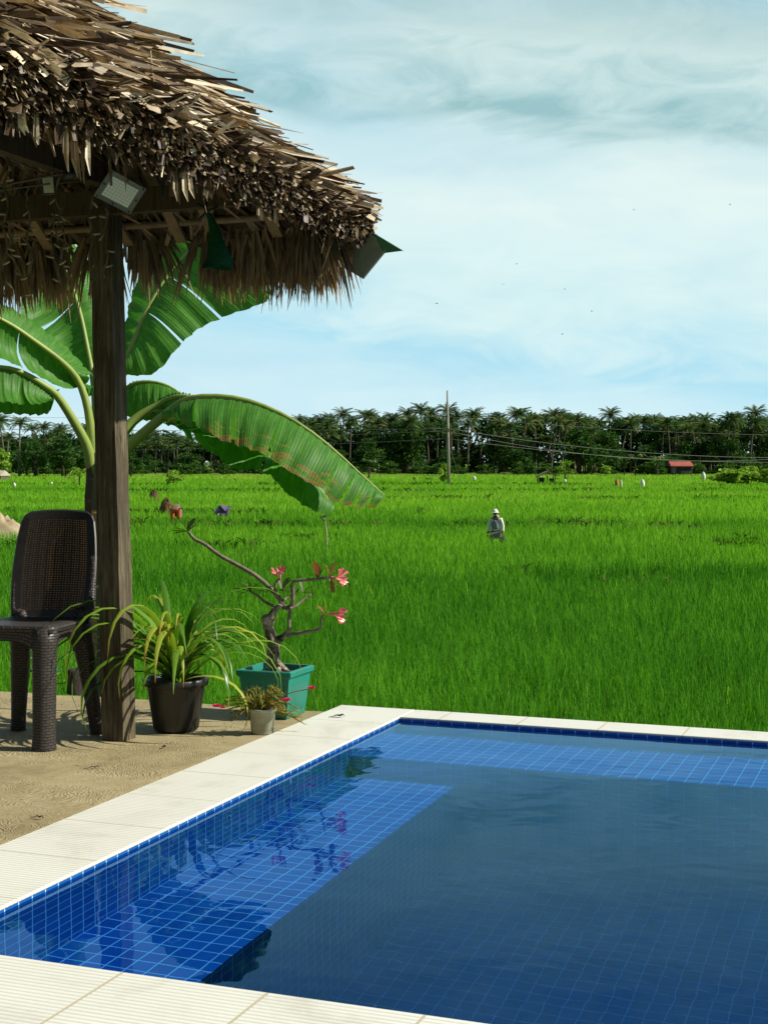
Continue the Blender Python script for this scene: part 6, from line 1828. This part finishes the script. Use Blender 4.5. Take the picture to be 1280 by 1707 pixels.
mb = MB(); obox(mb, (.62, 0, zb + .15), (.25, 0, 0), (0, .4, 0), (0, 0, .24)); o = mb.build('bundle', M_DARKC); o.parent = r
# red roofed house
def house(x0, x1, yr, ye, yb, Y, roofm, label, wallm):
    a, b = P(x0, yb, Y), P(x1, yb, Y); c = (a + b) / 2; w = (b - a).length / 2
    r = thing('farm_house', label, 'house', tuple(c)); ze = P(x0, ye, Y).z - c.z; zr = P(x0, yr, Y).z - c.z; dpt = 2.6
    mb = MB(); obox(mb, (0, 0, ze / 2), (w * .9, 0, 0), (0, dpt * .85, 0), (0, 0, ze / 2)); o = mb.build('wall', wallm); o.parent = r
    mb = MB()
    mb.add([V_(p) for p in [(-w, -dpt, ze - .05), (w, -dpt, ze - .05), (w * .95, 0, zr), (-w * .95, 0, zr), (-w, dpt, ze - .05), (w, dpt, ze - .05), (-w, -dpt, ze - .2), (w, -dpt, ze - .2), (w, dpt, ze - .2), (-w, dpt, ze - .2)]],
           [(0, 1, 2, 3), (3, 2, 5, 4), (0, 6, 7, 1), (1, 7, 8, 5), (5, 8, 9, 4), (4, 9, 6, 0), (0, 3, 4), (1, 5, 2), (6, 9, 8, 7)]); o = mb.build('roof', roofm); o.parent = r
    mb = MB(); obox(mb, (-w * .3, -dpt * .87, ze * .42), (.42, 0, 0), (0, .04, 0), (0, 0, ze * .42)); o = mb.build('door', M_DARKC); o.parent = r
    for x in (w * .15, w * .6):
        mb = MB(); obox(mb, (x, -dpt * .87, ze * .55), (.45, 0, 0), (0, .04, 0), (0, 0, ze * .2)); o = mb.build('window', M_DARKC); o.parent = r
house(1113, 1151, 769, 776, 789, 268, plain('rusty_red_roof', (0.40, 0.10, 0.06), .7, (0.27, 0.06, 0.04), .8), 'small house with a rusty red roof at the foot of the palm wood', plain('grey_house_wall', (0.16, 0.17, 0.17), .9, (0.10, 0.10, 0.10), .8))
house(-22, 10, 784, 791, 801, 200, plain('pale_thatch_roof', (0.42, 0.38, 0.28), .9, (0.3, 0.27, 0.2), .8), 'small hut with a pale roof at the left edge under the palms', plain('dark_hut_wall', (0.10, 0.085, 0.06), .9))
# birds
M_BIRD = plain('dark_feathers', (0.02, 0.02, 0.022), .8)
rbd = random.Random(2); b0 = None
for (x, y) in ((1056, 350), (1216, 341), (861, 440), (838, 474), (941, 482), (728, 506), (986, 519), (937, 557)):
    Yb = rbd.uniform(55, 75); p = P(x, y, Yb)
    if b0 is None:
        mb = MB(); tube(mb, [V_((0, .09, 0)), V_((0, .05, .005)), V_((0, 0, 0)), V_((0, -.06, .0)), V_((0, -.11, .0))], [.004, .017, .022, .012, .004], 8)
        for s_ in (-1, 1):
            mb.add([V_(q) for q in [(0, .045, .01), (s_ * .07, .05, .045), (s_ * .15, .0, .02), (s_ * .07, .0, .042), (0, -.02, .008), (0, .045, .004), (s_ * .07, .05, .04), (s_ * .15, .0, .016), (s_ * .07, .0, .037), (0, -.02, .002)]],
                   [(0, 1, 3, 4), (1, 2, 3), (5, 9, 8, 6), (6, 8, 7), (0, 5, 6, 1), (1, 6, 7, 2), (2, 7, 8, 3), (3, 8, 9, 4)])
        b0 = mb.build('bird', M_BIRD); o = b0
        tag(o, 'tiny dark bird flying high in the pale sky', 'bird', 'birds in the sky')
    else:
        o = b0.copy(); COL.objects.link(o)
    o.scale = (.55, .55, .55); o.location = p; o.rotation_euler = (rbd.uniform(-.3, .3), rbd.uniform(-.5, .5), rbd.uniform(0, 6.28))
